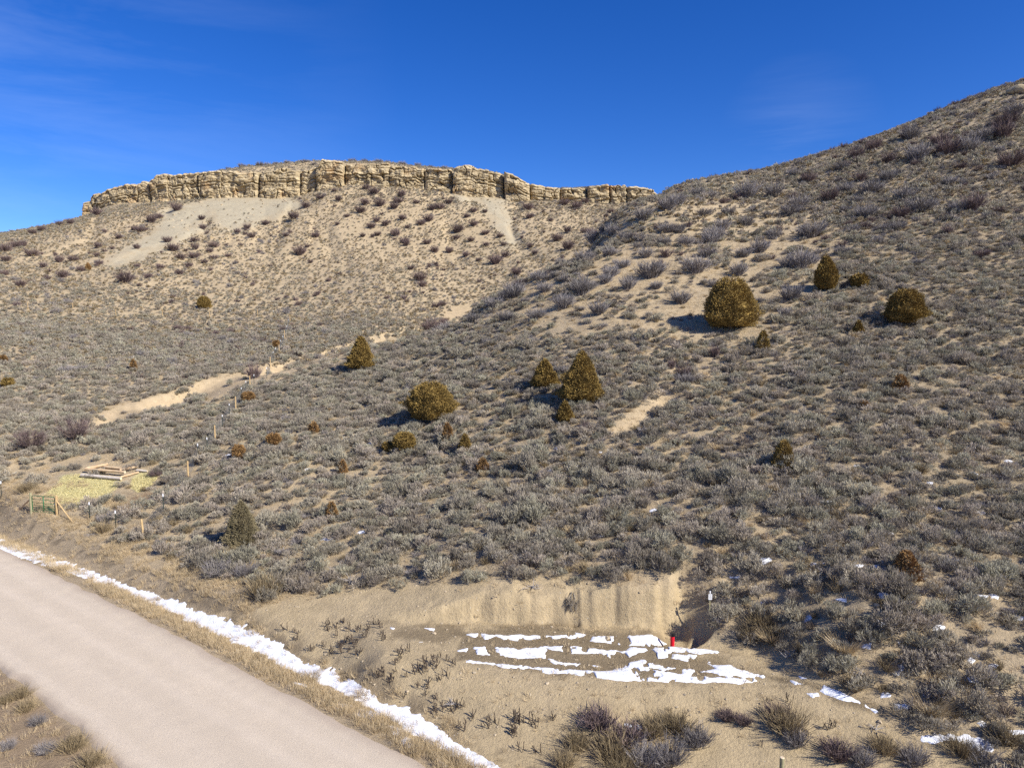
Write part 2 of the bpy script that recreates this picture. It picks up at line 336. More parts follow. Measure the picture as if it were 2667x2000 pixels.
M = dict(
 sage=mat('sage_leaf', (.45,.41,.305), (.26,.235,.175), rand=.30, scale=5, trans=.2, huevar=.03),
 sage_wood=mat('sage_wood', (.30,.27,.22), (.17,.15,.12), scale=20),
 twig_purple=mat('purple_twig', (.185,.135,.125), (.115,.083,.078), rand=.2, scale=3),
 twig_grey=mat('grey_twig', (.29,.265,.25), (.185,.165,.155), rand=.22, scale=3),
 brown_twig=mat('brown_twig', (.25,.20,.155), (.15,.12,.095), rand=.25, scale=3),
 grass=mat('dry_grass_blade', (.60,.48,.30), (.44,.34,.20), rand=.25, scale=4, trans=.2),
 tan_bush=mat('rabbitbrush_twig', (.36,.28,.16), (.22,.17,.10), rand=.2, scale=4, trans=.1),
 juniper=mat('juniper_leaf', (.34,.232,.07), (.17,.115,.038), rand=.06, scale=1.3),
 juniper_brown=mat('juniper_leaf_rusty', (.34,.20,.08), (.20,.12,.05), rand=.1, scale=2),
 juniper_green=mat('juniper_leaf_grey_green', (.27,.225,.13), (.15,.125,.07), rand=.05, scale=2),
 bark=mat('bark', (.22,.17,.12), (.12,.09,.07), scale=12),
 log=mat('peeled_log', (.66,.50,.30), (.46,.30,.17), scale=2.2, bump=.01, bscale=12),
 logpale=mat('bleached_log', (.62,.55,.46), (.42,.36,.30), scale=3, bump=.01, bscale=12),
 cutwood=mat('cut_wood', (.72,.60,.42), (.62,.48,.30), scale=10),
 post=mat('wood_post', (.55,.40,.20), (.40,.27,.13), scale=6),
 postgreen=mat('treated_post', (.36,.33,.19), (.24,.22,.13), scale=6),
 steel=mat('green_steel_post', (.028,.05,.035), (.02,.035,.028), rough=.5, spec=.4),
 white=mat('white_paint', (.82,.82,.80), (.74,.74,.73), rough=.5, spec=.4),
 gate=mat('green_gate_paint', (.03,.17,.06), (.02,.12,.045), rough=.4, spec=.5),
 wire=mat('galvanised_wire', (.22,.22,.21), (.16,.16,.16), rough=.5, spec=.5),
 red=mat('red_paint', (.72,.012,.03), (.66,.012,.028), rough=.55, spec=.25),
 black=mat('black_plastic', (.015,.015,.018), (.012,.012,.014), rough=.45, spec=.4),
 stem=mat('dark_stalk', (.10,.075,.055), (.06,.045,.035), scale=9),
 dead=mat('dead_grey_branch', (.42,.38,.33), (.26,.23,.20), scale=9),
 straw=mat('straw', (.66,.58,.30), (.48,.42,.2), rand=.2, scale=6),
 stone=mat('pale_stone', (.46,.38,.26), (.34,.27,.18), scale=3, rand=.2, bump=.03, bscale=4),
 sand=mat('sandstone', (.50,.375,.20), (.33,.24,.13), scale=.6),
)
# snow
m = mat('snow_crust', (.80,.81,.83), (.74,.75,.77), rough=.7, scale=3, bump=.02, bscale=14, spec=.3); M['snow'] = m
# sandstone beds: horizontal bands, stains
m = M['sand']; n = m.node_tree.nodes; l = m.node_tree.links; b = n['Principled BSDF']; n.remove([x for x in n if x.type == 'TEX_NOISE'][0])
tc = [x for x in n if x.type == 'TEX_COORD'][0]; mp = n.new('ShaderNodeMapping'); mp.inputs['Scale'].default_value = (.10, .10, 1.5)
na = n.new('ShaderNodeTexNoise'); na.inputs['Scale'].default_value = 1; na.inputs['Detail'].default_value = 7; na.inputs['Distortion'].default_value = .7; na.inputs['Roughness'].default_value = .65
l.new(tc.outputs['Object'], mp.inputs[0]); l.new(mp.outputs[0], na.inputs['Vector'])
rp = [x for x in n if x.type == 'VALTORGB'][0]; l.new(na.outputs['Fac'], rp.inputs[0])
rp.color_ramp.elements[0].color = (.31,.24,.14,1); rp.color_ramp.elements[1].color = (.53,.43,.265,1); rp.color_ramp.elements[0].position = .36; rp.color_ramp.elements[1].position = .62
nb = n.new('ShaderNodeTexNoise'); nb.inputs['Scale'].default_value = .18; nb.inputs['Detail'].default_value = 6; l.new(tc.outputs['Object'], nb.inputs['Vector'])
r2 = n.new('ShaderNodeValToRGB'); r2.color_ramp.elements[0].position = .55; r2.color_ramp.elements[1].position = .75; r2.color_ramp.elements[1].color = (.6,.6,.6,1)
mxx = n.new('ShaderNodeMix'); mxx.data_type = 'RGBA'; mxx.inputs['B'].default_value = (.44,.25,.10,1)
l.new(nb.outputs['Fac'], r2.inputs[0]); l.new(r2.outputs[0], mxx.inputs['Factor']); l.new(rp.outputs[0], mxx.inputs['A']); l.new(mxx.outputs['Result'], b.inputs['Base Color'])
bp = n.new('ShaderNodeBump'); bp.inputs['Distance'].default_value = .5; l.new(na.outputs['Fac'], bp.inputs['Height']); l.new(bp.outputs[0], b.inputs['Normal'])
# soil: vertex colour of the soil kinds times fine grain
def soil_material():
    m = bpy.data.materials.new('soil'); m.use_nodes = True; n = m.node_tree.nodes; l = m.node_tree.links; b = n['Principled BSDF']
    b.inputs['Roughness'].default_value = .95; b.inputs['Specular IOR Level'].default_value = .1
    at = n.new('ShaderNodeAttribute'); at.attribute_name = 'soil'; tc = n.new('ShaderNodeTexCoord')
    def noise(s, d=6, rr=.6):
        q = n.new('ShaderNodeTexNoise'); q.inputs['Scale'].default_value = s; q.inputs['Detail'].default_value = d; q.inputs['Roughness'].default_value = rr; l.new(tc.outputs['Object'], q.inputs['Vector']); return q
    a = noise(1.3, 9, .7); mr = n.new('ShaderNodeMapRange'); mr.inputs['From Min'].default_value = .25; mr.inputs['From Max'].default_value = .75; mr.inputs['To Min'].default_value = .78; mr.inputs['To Max'].default_value = 1.18
    l.new(a.outputs['Fac'], mr.inputs['Value'])
    h = n.new('ShaderNodeHueSaturation'); l.new(at.outputs['Color'], h.inputs['Color']); l.new(mr.outputs[0], h.inputs['Value'])
    # scattered pale pebbles and dark crumbs
    v = n.new('ShaderNodeTexVoronoi'); v.inputs['Scale'].default_value = 5.5; l.new(tc.outputs['Object'], v.inputs['Vector'])
    c2 = n.new('ShaderNodeMath'); c2.operation = 'LESS_THAN'; c2.inputs[1].default_value = .13; l.new(v.outputs['Distance'], c2.inputs[0])
    sep = n.new('ShaderNodeSeparateColor'); l.new(v.outputs['Color'], sep.inputs[0])
    mxp = n.new('ShaderNodeMix'); mxp.data_type = 'RGBA'; mxp.inputs['A'].default_value = (.12,.09,.06,1); mxp.inputs['B'].default_value = (.55,.49,.38,1)
    l.new(sep.outputs[0], mxp.inputs['Factor'])
    g = n.new('ShaderNodeMath'); g.operation = 'GREATER_THAN'; g.inputs[1].default_value = .6; l.new(sep.outputs[1], g.inputs[0])
    mu = n.new('ShaderNodeMath'); mu.operation = 'MULTIPLY'; l.new(c2.outputs[0], mu.inputs[0]); l.new(g.outputs[0], mu.inputs[1])
    mx = n.new('ShaderNodeMix'); mx.data_type = 'RGBA'; l.new(mu.outputs[0], mx.inputs['Factor']); l.new(h.outputs[0], mx.inputs['A']); l.new(mxp.outputs['Result'], mx.inputs['B'])
    l.new(mx.outputs['Result'], b.inputs['Base Color'])
    f = noise(7, 8, .75); bp = n.new('ShaderNodeBump'); bp.inputs['Distance'].default_value = .10; l.new(f.outputs['Fac'], bp.inputs['Height']); l.new(bp.outputs[0], b.inputs['Normal'])
    return m
M['soil'] = soil_material()
def road_material():
    m = bpy.data.materials.new('road_gravel'); m.use_nodes = True; n = m.node_tree.nodes; l = m.node_tree.links; b = n['Principled BSDF']
    b.inputs['Roughness'].default_value = .95; b.inputs['Specular IOR Level'].default_value = .1
    at = n.new('ShaderNodeAttribute'); at.attribute_name = 'soil'; tc = n.new('ShaderNodeTexCoord')
    a = n.new('ShaderNodeTexNoise'); a.inputs['Scale'].default_value = 22; a.inputs['Detail'].default_value = 6; a.inputs['Roughness'].default_value = .7; l.new(tc.outputs['Object'], a.inputs['Vector'])
    mr = n.new('ShaderNodeMapRange'); mr.inputs['From Min'].default_value = .3; mr.inputs['From Max'].default_value = .7; mr.inputs['To Min'].default_value = .84; mr.inputs['To Max'].default_value = 1.12; l.new(a.outputs['Fac'], mr.inputs['Value'])
    h = n.new('ShaderNodeHueSaturation'); l.new(at.outputs['Color'], h.inputs['Color']); l.new(mr.outputs[0], h.inputs['Value']); l.new(h.outputs[0], b.inputs['Base Color'])
    bp = n.new('ShaderNodeBump'); bp.inputs['Distance'].default_value = .02; l.new(a.outputs['Fac'], bp.inputs['Height']); l.new(bp.outputs[0], b.inputs['Normal'])
    return m
M['road'] = road_material()

# ------------------------------------------------------------------ zones (outlines of kinds of ground, taken where they lie)
Z2 = lambda pts, ox, oy, s: [(ox+a/s, oy+b/s) for a, b in pts]
BARE = [(500,1640),(560,1590),(640,1600),(700,1570),(830,1550),(900,1530),(1000,1530),(1100,1512),(1250,1518),(1330,1512),(1450,1508),(1560,1518),(1760,1528),(1800,1545),(1850,1590),(1855,1650),(1960,1690),(2080,1720),(2180,1765),(2250,1820),(2330,1870),(2430,1900),(2560,1960),(2560,2100),(1300,2300),(1250,2000),(860,1770)]
TALUS = [(405,548),(470,536),(560,513),(757,512),(790,540),(720,570),(640,592),(600,602),(570,600),(555,560),(510,590),(430,640),(340,668),(300,690),(280,680),(350,630),(400,600),(420,575)]
TALUS2 = Z2([(850,350),(1130,360),(1180,520),(1200,640),(1160,640),(1060,480),(1000,400),(870,390)], 800, 350, 2.212)
GREY3 = Z2([(640,840),(740,790),(1280,560),(1350,600),(1000,760),(760,860)], 0, 350, 2.458)
HAY = [Z2([(820,290),(1000,270),(1400,330),(1560,360),(1480,450),(1400,520),(1230,560),(1100,640),(850,700),(740,640),(700,560),(560,540),(700,430)], 0, 1180, 4.9156),
       Z2([(1690,330),(1880,250),(2010,260),(2000,330),(1910,440),(1760,500),(1670,430),(1700,370)], 0, 1180, 4.9156)]
MANURE = Z2([(1650,570),(1850,440),(1960,500),(1830,640),(1740,740),(1600,820),(1480,740),(1640,640)], 0, 1180, 4.9156)
DAMP = [Z2([(0,630),(200,620),(640,650),(1160,660),(1180,690),(1230,790),(1400,830),(1900,960),(2150,1030),(2100,1090),(1900,1010),(1600,1030),(900,1030),(400,960),(0,905),(-300,860),(-260,700)], 1300, 1400, 2.765),
        Z2([(820,600),(1100,620),(1400,640),(1400,700),(1250,780),(1050,700),(880,720),(900,690),(1100,660),(1000,620)], 700, 1400, 2.765),
        [(2100,1765),(2200,1800),(2350,1850),(2380,1880),(2300,1880),(2150,1815),(2060,1780)]]
BANKS = [Z2([(740,640),(830,520),(1000,450),(1300,400),(1440,420),(1420,470),(1200,510),(960,560),(860,620)], 0, 900, 3.016),
         Z2([(1480,350),(1700,260),(2000,220),(2100,240),(2050,300),(1850,330),(1700,420),(1560,400)], 0, 900, 3.016),
         Z2([(20,440),(60,380),(130,370),(290,290),(480,270),(640,240),(660,200),(820,210),(850,250),(700,270),(540,300),(360,370),(170,410)], 600, 850, 2.765),
         Z2([(1050,130),(1220,80),(1290,90),(1200,130)], 600, 850, 2.765),
         Z2([(790,1010),(950,980),(900,1060),(860,1090),(800,1060)], 800, 350, 2.212),
         Z2([(870,700),(1000,640),(1150,540),(1250,460),(1290,500),(1180,590),(1070,680),(960,740),(900,760)], 1300, 850, 2.765),
         Z2([(1450,330),(1530,330),(1520,370),(1470,370)], 1300, 850, 2.765)]
LEFTOPEN = [(0,1180),(120,1190),(280,1170),(420,1200),(440,1300),(400,1420),(300,1460),(0,1420)]
VERGE = [(0,1340),(480,1440),(700,1560),(760,1640),(560,1640),(0,1400)]
UPPER = [(0,640),(230,560),(800,500),(1340,530),(1700,540),(1420,700),(1200,830),(1000,830),(700,800),(300,760),(0,760)]
SPUR = [(1340,740),(1560,600),(1724,506),(2060,470),(2240,640),(2150,780),(2060,900),(1980,920),(1750,880),(1500,880),(1300,860),(1180,850)]
# ------------------------------------------------------------------ ground sheet
def nearest_d(px, py, polys, nz=0):
    return np.max([poly_sd(px, py, p) for p in polys], axis=0)+nz
def soil_colour(x, y, z):
    px, py = project(x, y, z); inview = y > 5
    n1 = fbm(x/14, y/14, 50); n2 = fbm(x/2.5, y/2.5, 55); n3 = fbm(x/.6, y/.6, 58, 3)
    r = np.hypot(x, y); sc = np.clip(F/np.maximum(r, 15), 5, 90)     # px per metre
    def W(polys, soft=.8, wob=1.5):
        d = nearest_d(px, py, polys)/sc + wob*n2*.5+n3*.3
        return sstep(-soft/2, soft/2, d)[:, None]*inview[:, None]
    base = np.array([.43,.335,.205]); col = base*(1+.10*n1[:, None])*(1+.10*n2[:, None])
    def mixc(c, wgt): 
        nonlocal col; col = col*(1-wgt)+np.array(c)*(1+.1*n2[:, None])*wgt
    mixc([.40,.32,.21], np.clip(.5+n2[:, None]*1.2, 0, 1)*.6*(py > 850)[:, None])   # litter under the brush
    mixc([.31,.25,.165], (sstep(.05, .35, n3+n2*.6)*.5*(1-sstep(150, 230, r)))[:, None])
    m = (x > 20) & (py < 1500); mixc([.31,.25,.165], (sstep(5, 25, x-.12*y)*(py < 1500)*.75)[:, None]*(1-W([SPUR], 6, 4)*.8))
    mixc([.38,.335,.235], W([TALUS, TALUS2, GREY3], 6, 5)*.85)
    mixc([.455,.355,.21], W([BARE], .6, .6)); mixc([.33,.26,.165], W([BARE], .6, .6)*(sstep(.1, .6, n2+.5*n3)*.4)[:, None]); mixc([.44,.34,.21], W(BANKS, 1.2, 2.2))
    mixc([.215,.165,.10], W(DAMP, .35, .5)*.85)
    mixc([.50,.46,.22], W(HAY, .5, .8)*.9); mixc([.19,.10,.045], W([MANURE], .9, 2.2)*.7)
    sr = x*RU[0]+y*RU[1]; dr = x*RN[0]+y*RN[1]; fe = far_edge(sr)
    v = (sstep(fe-.4, fe+.3, dr)*(1-sstep(fe+2.5, fe+4.5, dr)))[:, None]*(sr < 12)[:, None]
    mixc([.36,.28,.18], v*.75*(1-W([BARE], .6)))
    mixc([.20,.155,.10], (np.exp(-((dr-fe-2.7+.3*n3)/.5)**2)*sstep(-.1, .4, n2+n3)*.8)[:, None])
    mixc([.30,.22,.14], (1-sstep(near_edge(sr)-.3, near_edge(sr)+.2, dr))[:, None]*.9)
    return np.clip(col, 0, 1)
NA, NR = 760, 800
ang = np.radians(np.r_[np.linspace(-180, -60, 30)[:-1], np.linspace(-60, -41, 60)[:-1], np.linspace(-41, 41, NA), np.linspace(41, 60, 60)[1:], np.linspace(60, 180, 30)[1:]])
rad = np.r_[0.5, 3, 6, 9, 12, 15, 17, 18.5, np.geomspace(19.5, 300, NR), 320, 350, 400, 500, 800, 1600, 4000, 9000]
gr, ga = np.meshgrid(rad, ang, indexing='ij'); gx = gr*np.sin(ga); gy = gr*np.cos(ga)
gz = H(gx, gy)
nr_, na_ = gr.shape
idx = np.arange(nr_*na_).reshape(nr_, na_)
Q = np.stack([idx[:-1, :-1], idx[:-1, 1:], idx[1:, 1:], idx[1:, :-1]], -1).reshape(-1, 4)[:, ::-1]
V = np.stack([gx, gy, gz], -1).reshape(-1, 3)
me = quads_mesh('hillside', V, Q, [M['soil']], smooth=True)
ca = me.color_attributes.new('soil', 'FLOAT_COLOR', 'POINT')
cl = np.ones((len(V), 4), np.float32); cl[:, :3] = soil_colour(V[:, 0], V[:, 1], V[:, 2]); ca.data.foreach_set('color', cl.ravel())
tag(link('hillside', me), 'dry tan sagebrush hillside', kind='structure')

# ------------------------------------------------------------------ gravel road
ss = np.arange(-190, 46, .22); tt = np.linspace(0, 1, 60)
S, T = np.meshgrid(ss, tt, indexing='ij'); fe = far_edge(S)+.12*fbm(S/1.1, S*0+3, 61)*1.5; ne = near_edge(S)+.15*fbm(S/1.1, S*0+9, 62)*1.5
D = ne+(fe-ne)*T; X = S*RU[0]+D*RN[0]; Y = S*RU[1]+D*RN[1]
Zr = .03+.10*(1-(2*T-1)**2)+.012*fbm(X/.5, Y/.5, 63)-.10*(np.abs(2*T-1) > .985)
i_ = np.arange(S.size).reshape(S.shape); Q = np.stack([i_[:-1, :-1], i_[:-1, 1:], i_[1:, 1:], i_[1:, :-1]], -1).reshape(-1, 4)
Vr = np.stack([X, Y, Zr], -1).reshape(-1, 3)
me = quads_mesh('road', Vr, Q[:, ::-1], [M['road']], smooth=True)
ca = me.color_attributes.new('soil', 'FLOAT_COLOR', 'POINT')
t = T.ravel()+.03*fbm(S/9, T*3, 70).ravel(); n1 = fbm(S/14, T*7, 71).ravel(); n2 = fbm(S/1.4, T*14, 72).ravel()
c = np.array([.55,.46,.345])*np.ones((t.size, 1))
trk = np.exp(-((t-.78)/.05)**2)+np.exp(-((t-.56)/.05)**2)+np.exp(-((t-.10)/.035)**2)*1.3+.6*np.exp(-((t-.32)/.06)**2)
c = c+(np.array([.60,.505,.385])-c)*np.clip(trk, 0, 1)[:, None]*.7
edge = sstep(.88, 1.0, t+.03*n2)+sstep(.07, 0, t+.03*n2); c = c+(np.array([.40,.32,.24])-c)*(np.clip(edge, 0, 1)*.8)[:, None]
c = c*(1+.05*n1+.04*n2)[:, None]
cl = np.ones((t.size, 4), np.float32); cl[:, :3] = c; ca.data.foreach_set('color', cl.ravel())
tag(link('road', me), 'pale gravel road', kind='structure')

# ------------------------------------------------------------------ sandstone rim
cliff = tag(link('cliff', None, loc=(0, 262, 70)), 'broken tan sandstone cliff running along the rim of the mesa', 'cliff', kind='structure')
BL = [(230,268,0),(268,304,.3),(304,378,.6),(378,411,.2),(411,458,1.6),(458,498,1.0),(498,533,.7),(533,594,1.1),(594,627,.6),(627,688,1.0),(688,757,.8),(757,793,.4),(793,836,.0),(836,907,2.0),(907,972,.8),(972,1022,1.1),(1022,1089,1.3),(1089,1110,.5),(1110,1181,1.4),
      (1183,1270,3.2),(1268,1312,1.8),(1314,1379,3.8),(1378,1421,.9),(1421,1456,1.4),(1456,1525,.2),(1525,1583,1.5),(1583,1626,1.7),(1626,1690,2.0),(1690,1724,.6)]
DEEP = (411, 533, 688, 793, 836, 907, 1022, 1110, 1183, 1312, 1379, 1456, 1525, 1583, 1626)
beds = np.cumsum(rng.uniform(.35, 1.5, 60)); boff = rng.uniform(-.38, .38, 61)
for bi, (a, b_, pr) in enumerate(BL):
    Ya = np.interp((a-1333.5)/F*262, CB[:, 0], CB[:, 1]); x0 = (a-1333.5)/F*Ya*1.0; x1 = (b_-1333.5)/F*Ya
    x0 += rng.uniform(.0, .22); x1 -= rng.uniform(.0, .22); dL = min(abs(a-q) for q in DEEP) < 4; dR = min(abs(b_-q) for q in DEEP) < 4; x0 -= 0 if dL else .5; x1 += 0 if dR else .5; rsh = rng.uniform(4, 14); rex = rng.uniform(.3, 1.7); sk = rng.uniform(-.07, .07); W_ = x1-x0; nu = max(8, int(W_/.24)); 
    u = np.r_[0, 0, 0, np.linspace(0, 1, nu), 1, 1, 1]; bk = np.r_[8, 5, 2.6, np.zeros(nu), 2.6, 5, 8]
    xs = x0+u*W_; zt = cliff_top(xs)+.9*fbm(xs/2.6, xs*0+bi, 80)+.2+rng.uniform(-.4, .5); zb = cliff_base(xs)-3.5
    nv = 64; v = np.linspace(0, 1, nv)
    Zv = zb[None]+(zt-zb)[None]*v[:, None]; Xv = np.repeat(xs[None], nv, 0)
    depth = zt[None]-Zv+.35*fbm(Xv/6, Zv/6, 81+bi)
    k = np.searchsorted(beds, depth+2.0); lo = np.where(k > 0, beds[np.clip(k-1, 0, 59)], 0); hi = beds[np.clip(k, 0, 59)]; fr = (depth+2.0-lo)/(hi-lo+1e-6)
    off = boff[k]*1.25+.7*(vnoise(Xv/2.6, k*3.3, 5)-.5)+.45*np.exp(-((fr-1)/.16)**2)*(vnoise(Xv/1.5, k*1.7+bi, 8) > .35)
    jb = np.clip((np.clip((depth/7.5), 0, 1))**1.5, 0, 1)
    off += 1.0*fbm(Xv/2.4, Zv/1.8, 83+bi, 5)+ .25*np.abs(fbm(Xv/.9, Zv/1.8, 87+bi))
    off += 1.1*np.exp(-(np.abs(fbm(Xv/3.6+Zv*.03, Zv/7, 91+bi*2, 3))/.035)**2)*(vnoise(Xv/3, k*.9, 93+bi) > .35)
    ru = np.abs(2*u-1)**rsh*rex*np.where(u > .5, 1.0 if dR else .25, 1.0 if dL else .25)/1.3; rv = np.exp(-depth/.5)
    Yv = cliffY(Xv)-pr+off+(1.5*ru)[None]+.8*rv+bk[None]*1.0 - .5*(1-v[:, None])*1.2
    # overhanging hollow low on some blocks
    if bi in (4, 13, 21, 9, 24): Yv += 1.5*np.exp(-(((u[None]-.25)/.3)**2))*np.exp(-(((v[:, None]-.42)/.14)**2))
    Xv = Xv+np.where(bk[None] > 0, 0, .22*fbm(Zv/1.1, Xv*0+bi, 84))+(np.r_[1, 1, 1, np.zeros(nu), 0, 0, 0]*.22*fbm(Zv[:, 0:1]/1.1, 0*Zv[:, 0:1]+bi, 84))
    Xv = Xv+sk*(Zv-zb[None]-6)
    rows = [np.stack([Xv[i], Yv[i], Zv[i]], -1) for i in range(nv)]
    cxm = (x0+x1)/2
    for kk, (bb, dz) in enumerate(((1.0, .18), (3.0, .35), (7.0, .1))):
        R = rows[nv-1].copy(); R[:, 1] = np.maximum(R[:, 1], cliffY(R[:, 0])-pr+bb+(1.5*ru)); R[:, 2] += dz*np.where(bk > 0, .2, 1); rows.append(R)
    P = np.stack(rows); nR, nC = P.shape[:2]; i_ = np.arange(nR*nC).reshape(nR, nC)
    Q = np.stack([i_[:-1, :-1], i_[:-1, 1:], i_[1:, 1:], i_[1:, :-1]], -1).reshape(-1, 4)
    P = P.reshape(-1, 3)-np.array([0, 262, 70]); link('rock_block', quads_mesh('rock_block', P, Q, [M['sand']]), cliff)
def rock(name, p, s, seed, m, parent=None, rz=0):
    q = np.random.default_rng(seed); bm_ = []
    import bmesh
    bm = bmesh.new(); bmesh.ops.create_icosphere(bm, subdivisions=3, radius=1)
    N = [Vector(q.normal(size=3)).normalized() for _ in range(9)]; D = q.uniform(.55, .9, 9)
    for v in bm.verts:
        c = v.co.copy()
        for n_, d_ in zip(N, D):
            k = c.dot(n_)-d_
            if k > 0: c -= n_*k
        v.co = Vector((c.x*s[0], c.y*s[1], c.z*s[2]))
    me = bpy.data.meshes.new(name); bm.to_mesh(me); bm.free(); me.materials.append(m)
    return link(name, me, parent, p, (0, 0, rz))

# ------------------------------------------------------------------ plant meshes
def blades(n, origin, direc, length, width, r_, taper=.35, bend=.0):
    """thin flat blades; returns V,Q"""
    o = np.asarray(origin); d = np.asarray(direc); d = d/np.linalg.norm(d, axis=1, keepdims=True)
    a = r_.normal(size=(n, 3)); s = np.cross(d, a); s /= np.linalg.norm(s, axis=1, keepdims=True)
    L = np.asarray(length).reshape(-1, 1); Wd = np.asarray(width).reshape(-1, 1)
    tip = o+d*L
    V = np.stack([o-s*Wd/2, o+s*Wd/2, tip+s*Wd*taper/2, tip-s*Wd*taper/2], 1).reshape(-1, 3)
    Q = np.arange(n*4).reshape(n, 4); return V, Q
def join(parts):
    V = []; Q = []; b = 0
    for v, q in parts: V.append(v); Q.append(q+b); b += len(v)
    return np.concatenate(V), np.concatenate(Q)
def sage_parts(seed, ncl=70, per=9, R=.55, Hh=.62, w=.020, ln=.13, lobes=5):
    r_ = np.random.default_rng(seed)
    lc = r_.normal(size=(lobes, 2))*R*.42; lh = r_.uniform(.55, 1.0, lobes)*Hh; lr = r_.uniform(.38, .62, lobes)*R
    k = r_.integers(0, lobes, ncl); th = r_.uniform(0, 2*np.pi, ncl); ph = np.arccos(r_.uniform(0.05, 1, ncl)); rr = r_.uniform(.72, 1.05, ncl)
    c = np.stack([lc[k, 0]+lr[k]*np.sin(ph)*np.cos(th)*rr, lc[k, 1]+lr[k]*np.sin(ph)*np.sin(th)*rr, .12+(lh[k]-.12)*np.cos(ph)*rr], -1)
    o = np.repeat(c, per, 0)+r_.normal(size=(ncl*per, 3))*.045
    out_ = np.repeat(np.stack([np.sin(ph)*np.cos(th), np.sin(ph)*np.sin(th), np.cos(ph)+.55], -1), per, 0)
    d = out_+r_.normal(size=o.shape)*.38; d[:, 2] = np.abs(d[:, 2])
    n = len(o); V, Q = blades(n, o, d, r_.uniform(.6, 1.3, n)*ln, r_.uniform(.7, 1.3, n)*w, r_, .6)
    V[:, 2] = np.maximum(V[:, 2], -.05)
    nb = ncl//3; ci = r_.choice(ncl, nb, False); root = np.zeros((nb, 3)); root[:, :2] = lc[k[ci]]*.35; root[:, 2] = -.1
    BV, BQ = blades(nb, root, c[ci]-root, np.linalg.norm(c[ci]-root, axis=1), .03, r_, .4)
    return (V, Q), (BV, BQ)
def bare_parts(seed, n=90, sub=4, R=.8, Hh=1.5, w=.022, spread=.75):
    r_ = np.random.default_rng(seed)
    th = r_.uniform(0, 2*np.pi, n); sp_ = r_.uniform(0, 1, n)**.7*spread
    root = np.stack([np.cos(th), np.sin(th), th*0], -1)*r_.uniform(0, .35, (n, 1))*R; root[:, 2] = -.08
    d = np.stack([np.cos(th)*sp_, np.sin(th)*sp_, np.ones(n)], -1)+r_.normal(size=(n, 3))*.12
    d /= np.linalg.norm(d, axis=1, keepdims=True); L = Hh*r_.uniform(.55, 1.05, n)
    A = blades(n, root, d, L*.75, w*1.5, r_, .6)
    k = np.repeat(np.arange(n), sub); t = r_.uniform(.25, .78, n*sub); o = root[k]+d[k]*(L[k]*t)[:, None]
    d2 = d[k]+r_.normal(size=(n*sub, 3))*.42; d2[:, 2] = np.abs(d2[:, 2])+.15
    B = blades(n*sub, o, d2, L[k]*r_.uniform(.2, .45, n*sub), w*r_.uniform(.6, 1, n*sub), r_, .4)
    return join([A, B])
def grass_part(seed, n=26, R=.12, Hh=.28, w=.012, lean=.45):
    r_ = np.random.default_rng(seed); th = r_.uniform(0, 2*np.pi, n)
    o = np.stack([np.cos(th), np.sin(th), th*0], -1)*(R*np.sqrt(r_.random(n)))[:, None]; o[:, 2] = -.04
    d = np.stack([np.cos(th)*lean, np.sin(th)*lean, np.ones(n)], -1)+r_.normal(size=(n, 3))*.25
    return blades(n, o, d, r_.uniform(.6, 1.2, n)*Hh, w*r_.uniform(.7, 1.4, n), r_, .25)
def two(name, A, B, ma, mb):
    V, Q = join([A, B]); return quads_mesh(name, V, Q, [ma, mb], np.r_[np.zeros(len(A[1])), np.ones(len(B[1]))])
def src_coll(name, meshes):
    c = bpy.data.collections.new(name)
    for i, me in enumerate(meshes):
        o = bpy.data.objects.new('%s_%02d' % (name, i), me); c.objects.link(o)
    return c
def scatter(name, P, rot, scl, idx, coll, label, cat=None):
    me = bpy.data.meshes.new(name); n = len(P); me.vertices.add(n); me.vertices.foreach_set('co', np.asarray(P, np.float32).ravel())
    for nm, ty, arr in (('rot', 'FLOAT_VECTOR', rot), ('scl', 'FLOAT_VECTOR', scl), ('idx', 'INT', idx)):
        a = me.attributes.new(nm, ty, 'POINT')
        a.data.foreach_set('value' if ty == 'INT' else 'vector', np.asarray(arr, np.int32 if ty == 'INT' else np.float32).ravel())
    o = link(name, me)
    g = bpy.data.node_groups.new(name, 'GeometryNodeTree'); g.interface.new_socket('Geometry', in_out='INPUT', socket_type='NodeSocketGeometry'); g.interface.new_socket('Geometry', in_out='OUTPUT', socket_type='NodeSocketGeometry')
    N = g.nodes; L = g.links; gi = N.new('NodeGroupInput'); go = N.new('NodeGroupOutput'); ip = N.new('GeometryNodeInstanceOnPoints'); ci = N.new('GeometryNodeCollectionInfo')
    ci.inputs['Collection'].default_value = coll; ci.inputs['Separate Children'].default_value = True; ci.inputs['Reset Children'].default_value = True
    ip.inputs['Pick Instance'].default_value = True
    mp_ = N.new('GeometryNodeMeshToPoints'); L.new(gi.outputs[0], mp_.inputs[0]); L.new(mp_.outputs[0], ip.inputs['Points']); L.new(ci.outputs[0], ip.inputs['Instance'])
    for nm, dt, so_ in (('rot', 'FLOAT_VECTOR', 'Rotation'), ('scl', 'FLOAT_VECTOR', 'Scale'), ('idx', 'INT', 'Instance Index')):
        na = N.new('GeometryNodeInputNamedAttribute'); na.data_type = dt; na.inputs['Name'].default_value = nm; L.new(na.outputs['Attribute'], ip.inputs[so_])
    L.new(ip.outputs[0], go.inputs[0]); md = o.modifiers.new('scatter', 'NODES'); md.node_group = g
    return tag(o, label, cat, kind='stuff')

